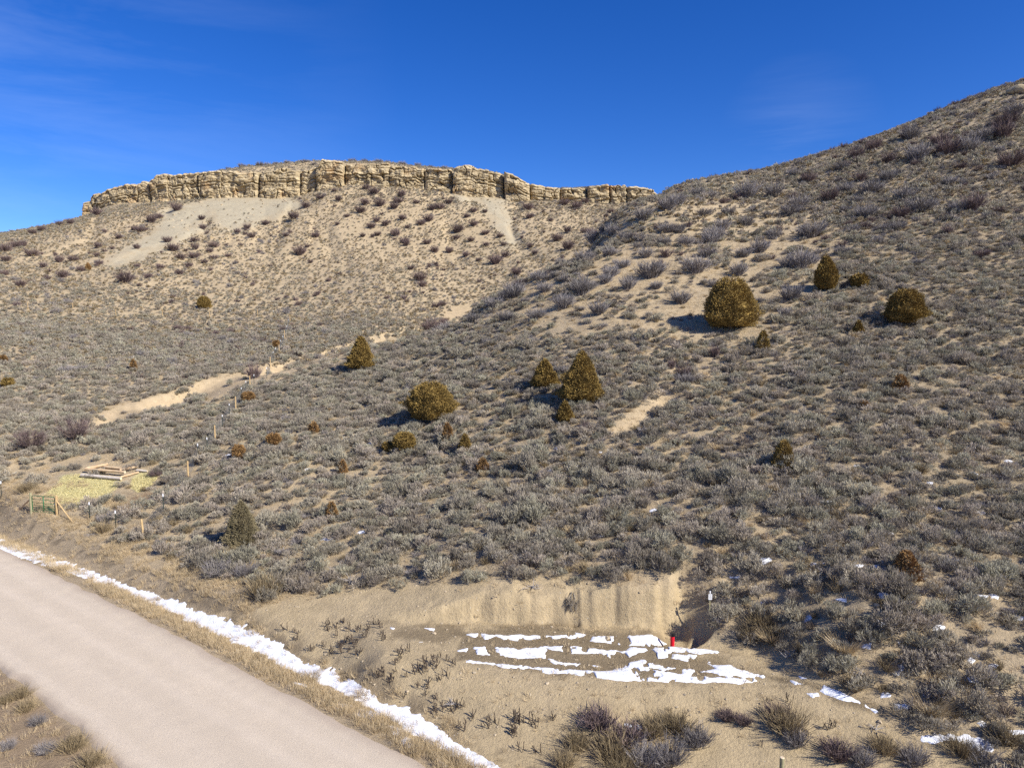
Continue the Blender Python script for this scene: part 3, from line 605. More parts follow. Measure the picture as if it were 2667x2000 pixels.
def slope_at(x, y):
    e = .4; return (H(x+e, y)-H(x-e, y))/(2*e), (H(x, y+e)-H(x, y-e))/(2*e)
def scatter_points(cell, y0, y1, half=42.5, seed=1):
    r_ = np.random.default_rng(seed); t_ = math.tan(math.radians(half))
    xs = np.arange(-t_*y1, t_*y1, cell); ys = np.arange(y0, y1, cell); X, Y = np.meshgrid(xs, ys)
    X = X+r_.uniform(-.5, .5, X.shape)*cell; Y = Y+r_.uniform(-.5, .5, X.shape)*cell
    X = X.ravel(); Y = Y.ravel(); m = np.abs(X) < t_*Y; X = X[m]; Y = Y[m]; Z = H(X, Y); return X, Y, Z, r_

LAND = [(1901,800,'the largest dome juniper'),(2150,710,'the tall pointed juniper'),(2356,800,'the dark bushy juniper'),(941,920,'the golden cone juniper by the wash'),(1122,1045,'the wide low juniper'),(1515,985,'the large pyramid juniper'),
 (2038,1190,'the ragged olive juniper'),(631,1365,'the grey green roadside juniper'),(115,1310,'the green gate'),(240,1230,'the log pile'),(370,1380,'the leaning fence post'),(1845,1560,'the white sign'),(1490,1560,'the hanging sagebrush'),(2356,1470,'the rusty open juniper'),(2420,1850,'the straw coloured grass clump'),
 (2250,1850,'the slanting snow streak'),(532,790,'the lone round juniper'),(640,560,'the grey talus patch'),(870,450,'the cliff notch'),(1220,470,'the bulging cliff block'),(1345,490,'the pointed cliff block'),(1650,515,'the right end of the cliff'),(240,530,'the left end of the cliff'),(1175,800,'the foot of the spur'),
 (1805,598,'the tilted rock slab'),(1724,508,'the skyline saddle'),(2400,330,'the upper right skyline'),(2100,440,'the middle of the right skyline'),(1130,1180,'the rusty narrow juniper'),(862,1330,'the dying red juniper'),(1670,1080,'the small pale gully'),(1748,1665,'the red pipe'),(1100,1520,'the middle of the cut bank'),(880,1515,'the dead branch pile'),(2235,855,'the tiny cone juniper'),(1988,890,'the spiky ragged juniper'),(2345,1000,'the orange brown juniper'),(1250,560,'the pale chute under the bulging block'),(1400,640,'the hollow behind the spur'),(230,700,'the tiny orange juniper'),(1005,1650,'the left end of the dirt bench'),(1145,1830,'the bleached root'),(1400,1730,'the front snowfield'),(820,1720,'the bend of the snow strip'),(690,1540,'the brown roadside bush'),(1240,1960,'the bottom end of the snow strip')]
def where(px, py):
    d = [math.hypot(px-a, (py-b)*1.2) for a, b, _ in LAND]; i = int(np.argmin(d)); a, b, nm_ = LAND[i]; dx, dy = px-a, (py-b)*1.2
    w_ = 'just ' if d[i] < 60 else ('' if d[i] < 130 else ('well ' if d[i] < 220 else 'far '))
    if abs(dx) > 2.2*abs(dy): q = 'right of' if dx > 0 else 'left of'
    elif abs(dy) > 2.2*abs(dx): q = 'below' if dy > 0 else 'above'
    else: q = ('below' if dy > 0 else 'above')+' and '+('right of' if dx > 0 else 'left of')
    return w_+q+' '+nm_
if VEG:
    # ---------------- sagebrush: candidates and density
    def density(X, Y, Z):
        px, py = project(X, Y, Z); sc = F/np.hypot(X, Y)
        n1 = fbm(X/11, Y/11, 100); n2 = fbm(X/3.2, Y/3.2, 104)
        d = .98+.14*n1+.22*n2
        d = np.where((Y > 130) & (X < 60), d-.22, d)
        up = sstep(-20, 60, poly_sd(px, py, UPPER)); d = d-up*(.36-.5*n1)
        spur = sstep(-20, 50, poly_sd(px, py, SPUR)); d = d-spur*(.76-.6*n2)
        hill = sstep(1.0, 1.3, (px-1500)/600)*sstep(900, 700, py); d = d-.15*hill
        lo = sstep(-10, 40, poly_sd(px, py, LEFTOPEN)); d = d-lo*.62
        ve = sstep(-10, 40, poly_sd(px, py, VERGE)); d = d-ve*.45
        open2 = sstep(0, 60, poly_sd(px, py, [(540,1400),(700,1380),(1000,1440),(1250,1500),(1000,1540),(700,1560),(520,1500)])); d = d-.3*open2
        for pl in HAY+[TALUS, TALUS2, GREY3]: d = np.where(poly_sd(px, py, pl)/sc+n2*.9 > -.15, 0, d)
        d = np.where(poly_sd(px, py, BARE)/sc+n2*.5 > .12, 0, d)
        for pl in BANKS: d = np.where(poly_sd(px, py, pl)/sc+n2*1.0 > -.25, .05, d)
        d = np.where(poly_sd(px, py, MANURE)/sc+n2 > .3, .12, d)
        sr = X*RU[0]+Y*RU[1]; dr = X*RN[0]+Y*RN[1]
        d = np.where((dr < far_edge(sr)+4.2), 0, d)
        s = Y-cliffY(X); d = np.where((s > -1.5) & (s < 7) & (X > CB[0, 0]-3) & (X < CB[-1, 0]+3), 0, d)
        return d, px, py, sc, n1, n2
    sets = []
    for cell, y0, y1, sd in ((.78, 22, 125, 11), (1.02, 125, 292, 12)):
        X, Y, Z, r_ = scatter_points(cell, y0, y1, seed=sd); d, px, py, sc, n1, n2 = density(X, Y, Z)
        keep = r_.random(len(X)) < d
        upp = sstep(-20, 60, poly_sd(px, py, UPPER))
        size = (.66+.5*r_.random(len(X))**1.6+.25*n2)*(1-.32*upp)*np.where(Y > 125, .92, 1)
        size = size*np.where(r_.random(len(X)) < .12, 1.35, 1)*np.where(r_.random(len(X)) < .25, .65, 1)*(1+.2*sstep(30, 60, px-1500)*0)
        sets.append(np.stack([X, Y, Z, size, px, py, sc, r_.random(len(X))], -1)[keep])
    SG = np.concatenate(sets)
    proj_size = SG[:, 3]*SG[:, 6]; inframe = (SG[:, 4] > 5) & (SG[:, 4] < 2662) & (SG[:, 5] < 1990)
    order = np.argsort(-np.where(inframe, proj_size, 0))[:300]; ism = np.ones(len(SG), bool); ism[order] = False
    near_src = [sage_parts(200+i, ncl=120, per=12, w=.017, ln=.10, lobes=6, Hh=.6+.08*(i % 3)) for i in range(6)]
    mid_src = [sage_parts(300+i, ncl=80, per=9, w=.024, ln=.125, lobes=4+i % 3, Hh=.5+.08*(i % 3)) for i in range(8)]
    far_src = [sage_parts(400+i, ncl=34, per=6, w=.05, ln=.17, lobes=3, Hh=.5) for i in range(6)]
    cmid = src_coll('sage_source', [two('sage_%d' % i, a, b, M['sage'], M['sage_wood']) for i, (a, b) in enumerate(mid_src)])
    cfar = src_coll('sage_far_source', [two('sagef_%d' % i, a, b, M['sage'], M['sage_wood']) for i, (a, b) in enumerate(far_src)])
    r_ = np.random.default_rng(5)
    def put(name, A, coll, nsrc, label):
        n = len(A); gx_, gy_ = slope_at(A[:, 0], A[:, 1])
        rot = np.stack([np.clip(gy_, -.6, .6)*.5+r_.normal(size=n)*.08, -np.clip(gx_, -.6, .6)*.5+r_.normal(size=n)*.08, r_.uniform(0, 6.28, n)], -1)
        s = A[:, 3]; scl = np.stack([s*r_.uniform(.85, 1.2, n), s*r_.uniform(.85, 1.2, n), s*r_.uniform(.8, 1.25, n)], -1)
        P = A[:, :3].copy(); return scatter(name, P, rot, scl, r_.integers(0, nsrc, n), coll, label)
    R_ = SG[ism]; dist = np.hypot(R_[:, 0], R_[:, 1])
    put('sagebrush_cover', R_[dist < 105], cmid, 8, 'dense grey green sagebrush covering the lower hillside')
    put('far_sagebrush_cover', R_[dist >= 105], cfar, 6, 'small grey sagebrush dotted over the mesa slopes')
    nearm = [(quads_mesh('sage_foliage', *a, [M['sage']]), quads_mesh('sage_branches', *b, [M['sage_wood']])) for a, b in near_src]
    for q in SG[order]:
        gx_, gy_ = slope_at(np.array([q[0]]), np.array([q[1]])); k = int(q[7]*6)
        px = q[4]
        sw = 'large ' if q[3] > 1.2 else ('small ' if q[3] < .8 else '')
        zone, lab = (('sagebrush at the right of the bank', sw+'sagebrush '+where(px, q[5])) if px > 1850 else
                     ('sagebrush above the cut bank', sw+'sagebrush '+where(px, q[5])) if px > 1000 else
                     ('sagebrush above the road verge', sw+'sagebrush '+where(px, q[5])))
        o = link('sagebrush', None, loc=(q[0], q[1], q[2]), rot=(float(np.clip(gy_[0], -.6, .6))*.4, -float(np.clip(gx_[0], -.6, .6))*.4, q[7]*60), scl=(q[3]*(.9+.3*((q[7]*13) % 1)), q[3], q[3]*(.85+.35*((q[7]*29) % 1))))
        tag(o, lab, 'shrub', zone); link('foliage', nearm[k][0], o); link('branches', nearm[k][1], o)

    # ---------------- dry bunch grass and litter between the brush
    gsrc = [quads_mesh('tuft_%d' % i, *grass_part(500+i, 22, .10, .17, .014), [M['grass']]) for i in range(5)]
    cg = src_coll('tuft_source', gsrc)
    X, Y, Z, r_ = scatter_points(.42, 24, 96, seed=21); px, py = project(X, Y, Z); n2 = fbm(X/2.3, Y/2.3, 120)
    sc = F/np.hypot(X, Y); d = .5+.5*n2
    for pl in [BARE]+BANKS+HAY: d = np.where(poly_sd(px, py, pl)/sc > .1, 0, d)
    d = np.where((px > 1200), d+.32, d)
    sr = X*RU[0]+Y*RU[1]; dr = X*RN[0]+Y*RN[1]; d = np.where(dr < far_edge(sr)+4.0, 0, d)
    k = r_.random(len(X)) < d; A = np.stack([X, Y, Z, .6+.8*r_.random(len(X))], -1)[k]
    put('dry_grass_cover', A, cg, 5, 'dry straw coloured bunch grass between the sagebrush')
    X, Y, Z, r_ = scatter_points(.95, 96, 262, seed=22); px, py = project(X, Y, Z); n2 = fbm(X/3, Y/3, 121); d = .38+.5*n2
    for pl in [TALUS, TALUS2, GREY3]+BANKS: d = np.where(poly_sd(px, py, pl) > 2, .03, d)
    k = (r_.random(len(X)) < d) & (Y < cliffY(X)-1); A = np.stack([X, Y, Z, .9+.9*r_.random(len(X))], -1)[k]
    tsrc = src_coll('low_tuft_source', [two('lt_%d' % i, *sage_parts(620+i, 12, 6, .28, .26, .05, .12, 2), M['tan_bush'] if i % 2 else M['sage'], M['sage_wood']) for i in range(4)])
    put('low_tuft_cover', A, tsrc, 4, 'tiny grey and tan tufts speckling the mesa slope')
    X, Y, Z, r_ = scatter_points(.98, 24, 120, seed=23); px, py = project(X, Y, Z); n2 = fbm(X/4, Y/4, 125); n3 = fbm(X/1.6, Y/1.6, 126)
    d = np.where(px > 1150, .62, .25)+.3*n2; d = np.where((px > 1850) & (py > 1350), .9, d)
    spur = poly_sd(px, py, SPUR); d = np.where(spur > 0, .18, d); lo = poly_sd(px, py, LEFTOPEN); d = np.where(lo > 0, .12, d)
    sc = F/np.hypot(X, Y)
    for pl in [BARE]+BANKS+HAY: d = np.where(poly_sd(px, py, pl)/sc+n3*.8 > -.1, 0, d)
    sr = X*RU[0]+Y*RU[1]; dr = X*RN[0]+Y*RN[1]; d = np.where(dr < far_edge(sr)+4.4, 0, d)
    k = r_.random(len(X)) < d; A = np.stack([X, Y, Z, .55+.6*r_.random(len(X))**1.5], -1)[k]
    msrc = src_coll('mixed_brush_source', [quads_mesh('mb_%d' % i, *join([bare_parts(1400+i, 70, 4, .5, .62, .016, 1.0), grass_part(1420+i, 40, .3, .4, .016, .9)]), [M[('tan_bush', 'twig_grey', 'brown_twig', 'tan_bush', 'twig_grey', 'grass')[i]]]) for i in range(6)])
    put('mixed_brush_cover', A, msrc, 6, 'mixed tan and grey brown dry brush filling the gaps between the sagebrush')
    # ---------------- verge grass along the road
    vs_ = [quads_mesh('verge_%d' % i, *grass_part(540+i, 30, .13, .30, .011, .3), [M['grass']]) for i in range(5)]
    cv = src_coll('verge_source', vs_)
    r_ = np.random.default_rng(31); n = 60000
    s = r_.uniform(-95, 14, n); e = far_edge(s); t = r_.uniform(-.1, 7.5, n); dd = e+t
    X = s*RU[0]+dd*RN[0]; Y = s*RU[1]+dd*RN[1]; Z = H(X, Y); px, py = project(X, Y, Z); nn = fbm(X/1.2, Y/1.2, 130); n3 = fbm(s/4, s*0, 133)
    dens = np.where(t < 1.5, .62+.8*nn+.5*n3-.9*(t < .25), np.where(t < 2.9, .05+.4*(nn > .38), .45*sstep(6.5, 3, t)+.7*nn))
    bare = poly_sd(px, py, BARE)/30 > .1
    dens = np.where(bare & (t > 2.9), 0, dens)
    k = (r_.random(n) < dens*.8) & (Y > 8)
    hgt = np.where(t < 1.6, 1.0, .9)
    A = np.stack([X, Y, Z, hgt*(.55+.7*r_.random(n))], -1)[k]; put('verge_grass', A, cv, 5, 'tall dry straw grass standing along the road verge')
    n = 9000; s = r_.uniform(-60, 5, n); dd = near_edge(s)-r_.uniform(.1, 9, n)
    X = s*RU[0]+dd*RN[0]; Y = s*RU[1]+dd*RN[1]; Z = H(X, Y); nn = fbm(X/1.2, Y/1.2, 131)
    k = (r_.random(n) < .45+.7*nn) & (Y > 8); A = np.stack([X, Y, Z, .5+.5*r_.random(n)], -1)[k]; put('near_verge_grass', A, cv, 5, 'dry grass in the corner on the near side of the road')
    # pebbles on bare ground
    rs = []
    for i in range(3):
        import bmesh
        bm = bmesh.new(); bmesh.ops.create_icosphere(bm, subdivisions=1, radius=.5)
        for v in bm.verts: v.co *= random.uniform(.6, 1.1); v.co.z *= .6
        mm = bpy.data.meshes.new('pebble%d' % i); bm.to_mesh(mm); bm.free(); mm.materials.append(M['stone']); rs.append(mm)
    cs = src_coll('stone_source', rs); n = 9000; t_ = math.tan(math.radians(42))
    Y = r_.uniform(22, 130, n)**1.0; X = r_.uniform(-t_, t_, n)*Y; Z = H(X, Y)
    nb = 2600; Yb = r_.uniform(23.5, 37, nb); Xb = r_.uniform(-14, 22, nb); X = np.r_[X, Xb]; Y = np.r_[Y, Yb]; Z = H(X, Y)
    sr = X*RU[0]+Y*RU[1]; dr = X*RN[0]+Y*RN[1]; k = dr > far_edge(sr)+1; sz = .03+.07*r_.random(len(X))**4*2.2
    sz = sz*np.where(Y > 60, 2.2, 1); A = np.stack([X, Y, Z, sz], -1)[k]; put('loose_stones', A, cs, 3, 'small pale stones scattered over the bare ground')
    r5 = np.random.default_rng(77); nb = 1500; Y = r5.uniform(225, 257, nb); X = r5.uniform(-165, 55, nb); A = np.stack([X, Y, H(X, Y), .3+1.0*r5.random(nb)**5], -1)
    put('cliff_rubble', A, cs, 3, 'broken stones on the slope below the cliff')

    # small leafless brush too many and too small to tell apart
    X, Y, Z, r_ = scatter_points(2.3, 88, 258, seed=24); px, py = project(X, Y, Z); n1 = fbm(X/16, Y/16, 127); n2 = fbm(X/5, Y/5, 128)
    d = np.where(px > 1850, .42, .10)+.55*n1+.5*n2; spur = poly_sd(px, py, SPUR); d = np.where(spur > 0, .3+.4*n2, d)
    for pl in BANKS+[TALUS, TALUS2, GREY3]: d = np.where(poly_sd(px, py, pl) > -3, 0, d)
    k = (r_.random(len(X)) < d) & (Y < cliffY(X)-2); A = np.stack([X, Y, Z, .5+.9*r_.random(len(X))**1.6], -1)[k]
    bsrc = src_coll('far_brush_source', [quads_mesh('fb_%d' % i, *bare_parts(1500+i, 70, 5, .8, 1.0, .03, 1.0), [M['twig_grey' if i % 2 else 'twig_purple']]) for i in range(4)])
    put('far_leafless_brush', A, bsrc, 4, 'small leafless grey and purple brush scattered over the far slopes')
    # ---------------- leafless brush, one object each
    BUSH = []
    def add(lst, ox, oy, sc_, kind):
        for a, b, c in lst: BUSH.append((ox+a/sc_, oy+(b+c*.30)/sc_, c/sc_, kind))
    add([(385,310,120),(340,300,60),(335,385,70),(310,425,90),(420,390,80),(545,345,60),(525,375,70),(500,410,70),(630,385,50),(765,410,70),(815,385,60),(720,420,60),(700,480,70),(655,505,60),(550,475,60),(450,510,60),(370,520,70),(400,490,50),(405,570,50),(320,580,40),(510,565,70),(560,605,70),(570,625,60),(580,530,40),(690,615,60),(735,660,70),(820,665,60),(870,540,80),(860,590,50),(920,465,50),(960,435,50),(1025,440,40),(960,510,60),(945,600,60),(1025,560,60),(1110,580,50),(1130,630,40),(1030,630,50),(990,720,40),(915,690,50),(1085,720,90),(1140,690,60),(740,745,40),(595,765,50),(650,815,100),(665,860,60),(1285,640,50),(1205,790,80),(1310,680,50),(1360,560,30),(1275,415,70),(1280,470,50),(1400,490,40),(1440,590,80),(1500,550,60),(1500,640,90),(1600,550,60),(1640,560,70),(1480,385,80),(1550,400,100),(1600,385,50),(1720,465,40),(1750,440,50),(230,465,40),(155,320,40),(180,370,50),(50,580,50),(0,640,40),(20,730,40),(780,970,60),(740,980,60),(720,1100,140),(790,1080,70)], 800, 350, 2.212, 'p')
    add([(1935,460,120),(2080,400,120),(2130,370,90),(1760,550,90),(1650,590,110),(1745,670,100),(1600,700,120),(1840,590,90),(1900,640,60),(1950,680,100),(2060,620,70),(2080,540,80),(2150,530,80),(1980,770,180),(1820,740,90),(1750,790,100),(1720,830,90),(1850,860,100),(1580,880,140),(1640,860,90),(1370,880,100),(1380,820,80),(1330,810,100),(1200,890,140),(1150,920,100),(1080,960,120),(960,1050,100),(1150,1050,100),(1320,1030,120),(1480,960,130),(1680,1000,120),(2010,870,70),(1440,900,40),(1580,1000,50),(1260,950,60),(1490,830,70),(1460,740,70),(1430,800,60),(1500,750,50),(1555,805,50),(980,980,50),(1040,1190,70),(2180,1400,120)], 800, 350, 2.212, 'g')
    add([(150,740,100),(260,690,90),(340,700,90),(560,680,160),(720,680,130),(870,740,130),(820,790,120),(450,800,90),(305,800,90),(370,920,140),(420,880,100),(350,960,120),(160,910,70),(80,900,90),(70,980,80),(200,980,90),(320,1040,110),(260,1110,180),(640,1010,120),(540,1040,110),(720,930,100),(940,900,180),(880,1090,160),(800,1110,100),(950,1090,90),(510,1150,110),(560,860,90),(820,1290,150),(170,1310,130),(30,1120,100),(20,1240,80),(360,1230,70),(620,1330,80),(790,1400,90)], 1700, 200, 2.2875, 'g')
    add([(1050,710,110),(1210,730,80),(1270,800,130),(1150,660,100),(1300,650,150),(1400,590,110),(1230,600,90),(1500,690,130),(1600,750,180),(1480,810,110),(1580,450,170),(1400,490,90),(1210,460,90),(1310,410,90),(1540,320,160),(1750,420,150),(1880,400,150),(1970,330,150),(2080,330,150),(2100,250,150),(2150,190,130),(1820,770,120),(1900,760,140),(2130,490,160),(2200,610,60),(1770,620,90),(1450,890,100),(1830,530,80),(1700,370,100),(1130,1030,100),(1580,1100,70),(930,600,90),(840,570,80),(1120,530,90),(1960,1050,90),(2050,790,80),(2110,1000,70)], 1700, 200, 2.2875, 'h')
    add([(210,750,100),(400,890,90),(800,910,130),(130,950,80),(380,800,70),(470,790,80),(280,835,60),(520,860,60),(315,870,40),(35,790,80),(30,885,60),(760,655,50),(875,715,60),(1110,700,160),(1070,670,70),(1245,670,70),(1250,720,60),(1290,530,60),(1370,700,80),(1310,810,60),(1340,740,60),(1240,770,80),(1370,780,60),(1030,840,60),(1150,880,60),(1160,780,70),(1210,830,60),(880,840,50),(950,900,60),(1460,770,50),(1300,590,60),(1580,590,60),(1610,640,70),(1700,560,70),(1520,620,50),(1920,740,110),(970,540,90),(900,600,80),(1020,520,60),(1130,465,80),(1210,400,60),(860,600,50),(620,490,90),(700,450,60),(480,520,70),(380,570,60),(450,560,60),(270,600,60),(210,620,60),(100,700,90),(40,720,100),(1880,520,80),(1960,450,70),(2050,400,60),(2160,570,40),(2020,640,60),(1830,640,50),(640,820,50),(620,770,50),(630,710,60),(720,725,40),(150,700,60)], 0, 350, 2.458, 'l')
    BUSH += [(1463,975,45,'g'),(1860,930,34,'p2'),(1780,985,44,'p2'),(1525,1130,40,'p2'),(662,985,46,'p2'),(1750,960,26,'p2')]
    RIM = [(280,500,22),(444,462,20),(470,458,22),(508,450,24),(557,448,30),(594,440,20),(612,440,20),(647,447,28),(692,432,28),(712,444,24),(760,425,22),(805,424,24),(732,436,20),(895,425,22),(927,424,30),(958,424,22),(994,424,26),(1017,426,20),(1053,430,28),(1094,435,26),(1125,440,20),(1160,440,22),(1424,488,14),(1470,490,18),(1520,488,14),(1600,490,14),(1660,494,18),(1690,502,16),(1060,428,20),(860,424,18),(830,424,22)]
    bp_ = [quads_mesh('leafless_%d' % i, *bare_parts(700+i, 130, 6, .8, 1.3, .024, .8+.1*i), [M['twig_purple']]) for i in range(4)]
    bg_ = [quads_mesh('grey_leafless_%d' % i, *bare_parts(720+i, 140, 6, .8, 1.25, .024, .95+.12*(i % 3)), [M['twig_grey']]) for i in range(4)]
    LBL = {'p': ('leafless purple grey shrub on the tan mesa slope below the cliff', 'leafless purple shrubs below the cliff'),
           'g': ('spreading leafless grey shrub on the rounded spur', 'leafless grey shrubs on the spur'),
           'h': ('leafless grey brown shrub on the steep hill rising to the right', 'leafless shrubs on the steep right hill'),
           'l': ('leafless purple shrub on the slope below the western end of the cliff', 'leafless shrubs below the west end of the cliff'),
           'p2': ('leafless purple stemmed shrub standing among the sagebrush', 'leafless purple shrubs among the sagebrush')}
    P, ok = gp([b[0] for b in BUSH], [b[1] for b in BUSH])
    for (bx, by, bw, kd), p, o_ in zip(BUSH, P, ok):
        if not o_: continue
        sz = (1.3 if kd in 'gh' else 1.15)*bw/F*p[1]; sz = min(sz, 5.2)
        meshes = bg_ if kd in 'gh' and kd != 'p2' else bp_
        if kd == 'h' and random.random() < .45: meshes = bp_
        hz = sz*random.uniform(.38, .56) if kd != 'p2' else sz*.7
        o = link('leafless_shrub', random.choice(meshes), None, p, (0, 0, random.uniform(0, 6.28)), (sz/2.0, sz/2.0, hz/1.0))
        tag(o, {'p': 'purple', 'g': 'grey', 'h': 'grey brown', 'l': 'purple', 'p2': 'purple'}[kd]+' leafless shrub'+('' if bw < 45 else ', large,')+' '+where(bx, by), 'shrub', LBL[kd][1])
    for rx, ry, rw in RIM:
        Yd = float(np.interp((rx-1333.5)/F*285, CB[:, 0], CB[:, 1]))+random.uniform(18, 24); X_ = (rx-1333.5)/F*Yd; z = float(H(np.array([X_]), np.array([Yd]))[0])
        sz = rw/F*Yd
        o = link('rim_shrub', random.choice(bg_), None, (X_, Yd, z-.1), (0, 0, random.uniform(0, 6.28)), (sz/2, sz/2, sz*.38))
        tag(o, 'grey shrub on the skyline along the top of the mesa', 'shrub', 'shrubs along the mesa rim')
    # two big thickets by the wash
    for k, (bx, by, bw, lb) in enumerate([(83,1172,92,'large bare purple branched shrub behind the gate, the left one of two'), (197,1150,105,'large bare purple branched shrub by the wash bank, the wider one of two')]):
        p = gp(bx, by)[0][0]; sz = bw/F*p[1]
        r_ = np.random.default_rng(800+k); n = 26; th = r_.uniform(0, 6.28, n); d = np.stack([np.cos(th)*r_.uniform(.2, 1.1, n), np.sin(th)*r_.uniform(.2, 1.1, n), np.ones(n)], -1)
        o = tag(link('bare_thicket', None, loc=p), lb, 'shrub')
        mb = MB(); tips = []
        for i in range(n):
            v = Vector(d[i]).normalized(); L = sz*.62*random.uniform(.7, 1); a = Vector((random.uniform(-.25, .25), random.uniform(-.25, .25), -.1)); b2 = a+v*L*.5; c2 = b2+(v+Vector(r_.normal(size=3)*.25)).normalized()*L*.5
            mb.tube([a, b2, c2], [.045, .03, .015], 4, False); tips += [(a*.3+b2*.7, v), (b2, v), (b2*.5+c2*.5, v), (c2, v)]
        mb.build('stems', M['stem'], o)
        to = np.repeat(np.array([t[0] for t in tips]), 26, 0); td = np.repeat(np.array([t[1] for t in tips]), 26, 0)+r_.normal(size=(len(tips)*26, 3))*.55
        td[:, 2] = np.abs(td[:, 2]); tv = blades(len(to), to, td, r_.uniform(.25, .75, len(to)), .014, r_, .4)
        link('twigs', quads_mesh('twigs', *tv, [M['twig_purple']]), o)

# ------------------------------------------------------------------ junipers
def profile(kind, t):
    if kind == 'dome': return np.sqrt(np.clip(1-((t-.22)/.80)**2, 0, 1))*(.80+.20*sstep(0, .25, t))
    if kind == 'cone': return np.clip(1-t, 0, 1)**.72*(.75+.25*sstep(0, .12, t))*1.02
    if kind == 'egg': return np.clip(np.sin(np.pi*np.clip(t*.86+.14, 0, 1)**.75), 0, 1)**.8
    if kind == 'round': return np.sqrt(np.clip(1-((t-.5)/.52)**2, 0, 1))
    return np.clip(1-t, 0, 1)**.55*.9
def juniper_meshes(seed, w, h, kind, nt_, ts, m, core=True, gap=.0):
    r_ = np.random.default_rng(seed); R = w/2
    nl = int(26+w*9); la = r_.uniform(0, 6.28, nl); lt = r_.uniform(0, .95, nl); lam = r_.uniform(-.05, .17, nl)
    def lump(a, t):
        s = np.zeros_like(a)
        for q in range(nl):
            da = np.abs((a-la[q]+np.pi) % (2*np.pi)-np.pi); s += 1.6*lam[q]*np.exp(-(da/.26)**2-((t-lt[q])/.075)**2)
        return s-.08
    n = nt_; t = r_.random(n*3); a = r_.uniform(0, 6.28, n*3); pr = profile(kind, t); keep = r_.random(n*3) < pr+.08; t = t[keep][:n]; a = a[keep][:n]; n = len(t)
    rr = profile(kind, t)*(1+lump(a, t)*1.0)*(1+.05*fbm(a*4, t*12, seed))*r_.uniform(.76, 1.04, n)*np.where(r_.random(n) < .06, 1.1, 1)
    if gap: 
        kk = fbm(a*1.6, t*7, seed+3) > -gap; t, a, rr = t[kk], a[kk], rr[kk]; n = len(t)
    c = np.stack([np.cos(a)*rr*R, np.sin(a)*rr*R, .04*h+t*h*.97*(1+.03*r_.normal(size=n))], -1)
    per = 3; o = np.repeat(c, per, 0)+r_.normal(size=(n*per, 3))*ts*.35
    nrm = np.repeat(np.stack([np.cos(a), np.sin(a), np.full(n, .75)], -1), per, 0)
    V, Q = blades(n*per, o, nrm+r_.normal(size=(n*per, 3))*.45, ts*r_.uniform(.7, 1.4, n*per), ts*.55*r_.uniform(.7, 1.3, n*per), r_, .45)
    parts = [(V, Q)]
    if core:  # closed inner shell added to block light through the blades
        A_, T_ = np.meshgrid(np.linspace(0, 2*np.pi, 25), np.linspace(.02, .97, 14)); Rr = profile(kind, T_)*(1+lump(A_, T_))*.78*R
        CV = np.stack([np.cos(A_)*Rr, np.sin(A_)*Rr, .05*h+T_*h*.93], -1).reshape(-1, 3); i_ = np.arange(A_.size).reshape(A_.shape)
        parts.append((CV, np.stack([i_[:-1, :-1], i_[:-1, 1:], i_[1:, 1:], i_[1:, :-1]], -1).reshape(-1, 4)))
    V, Q = join(parts); return quads_mesh('crown', V, Q, [m])
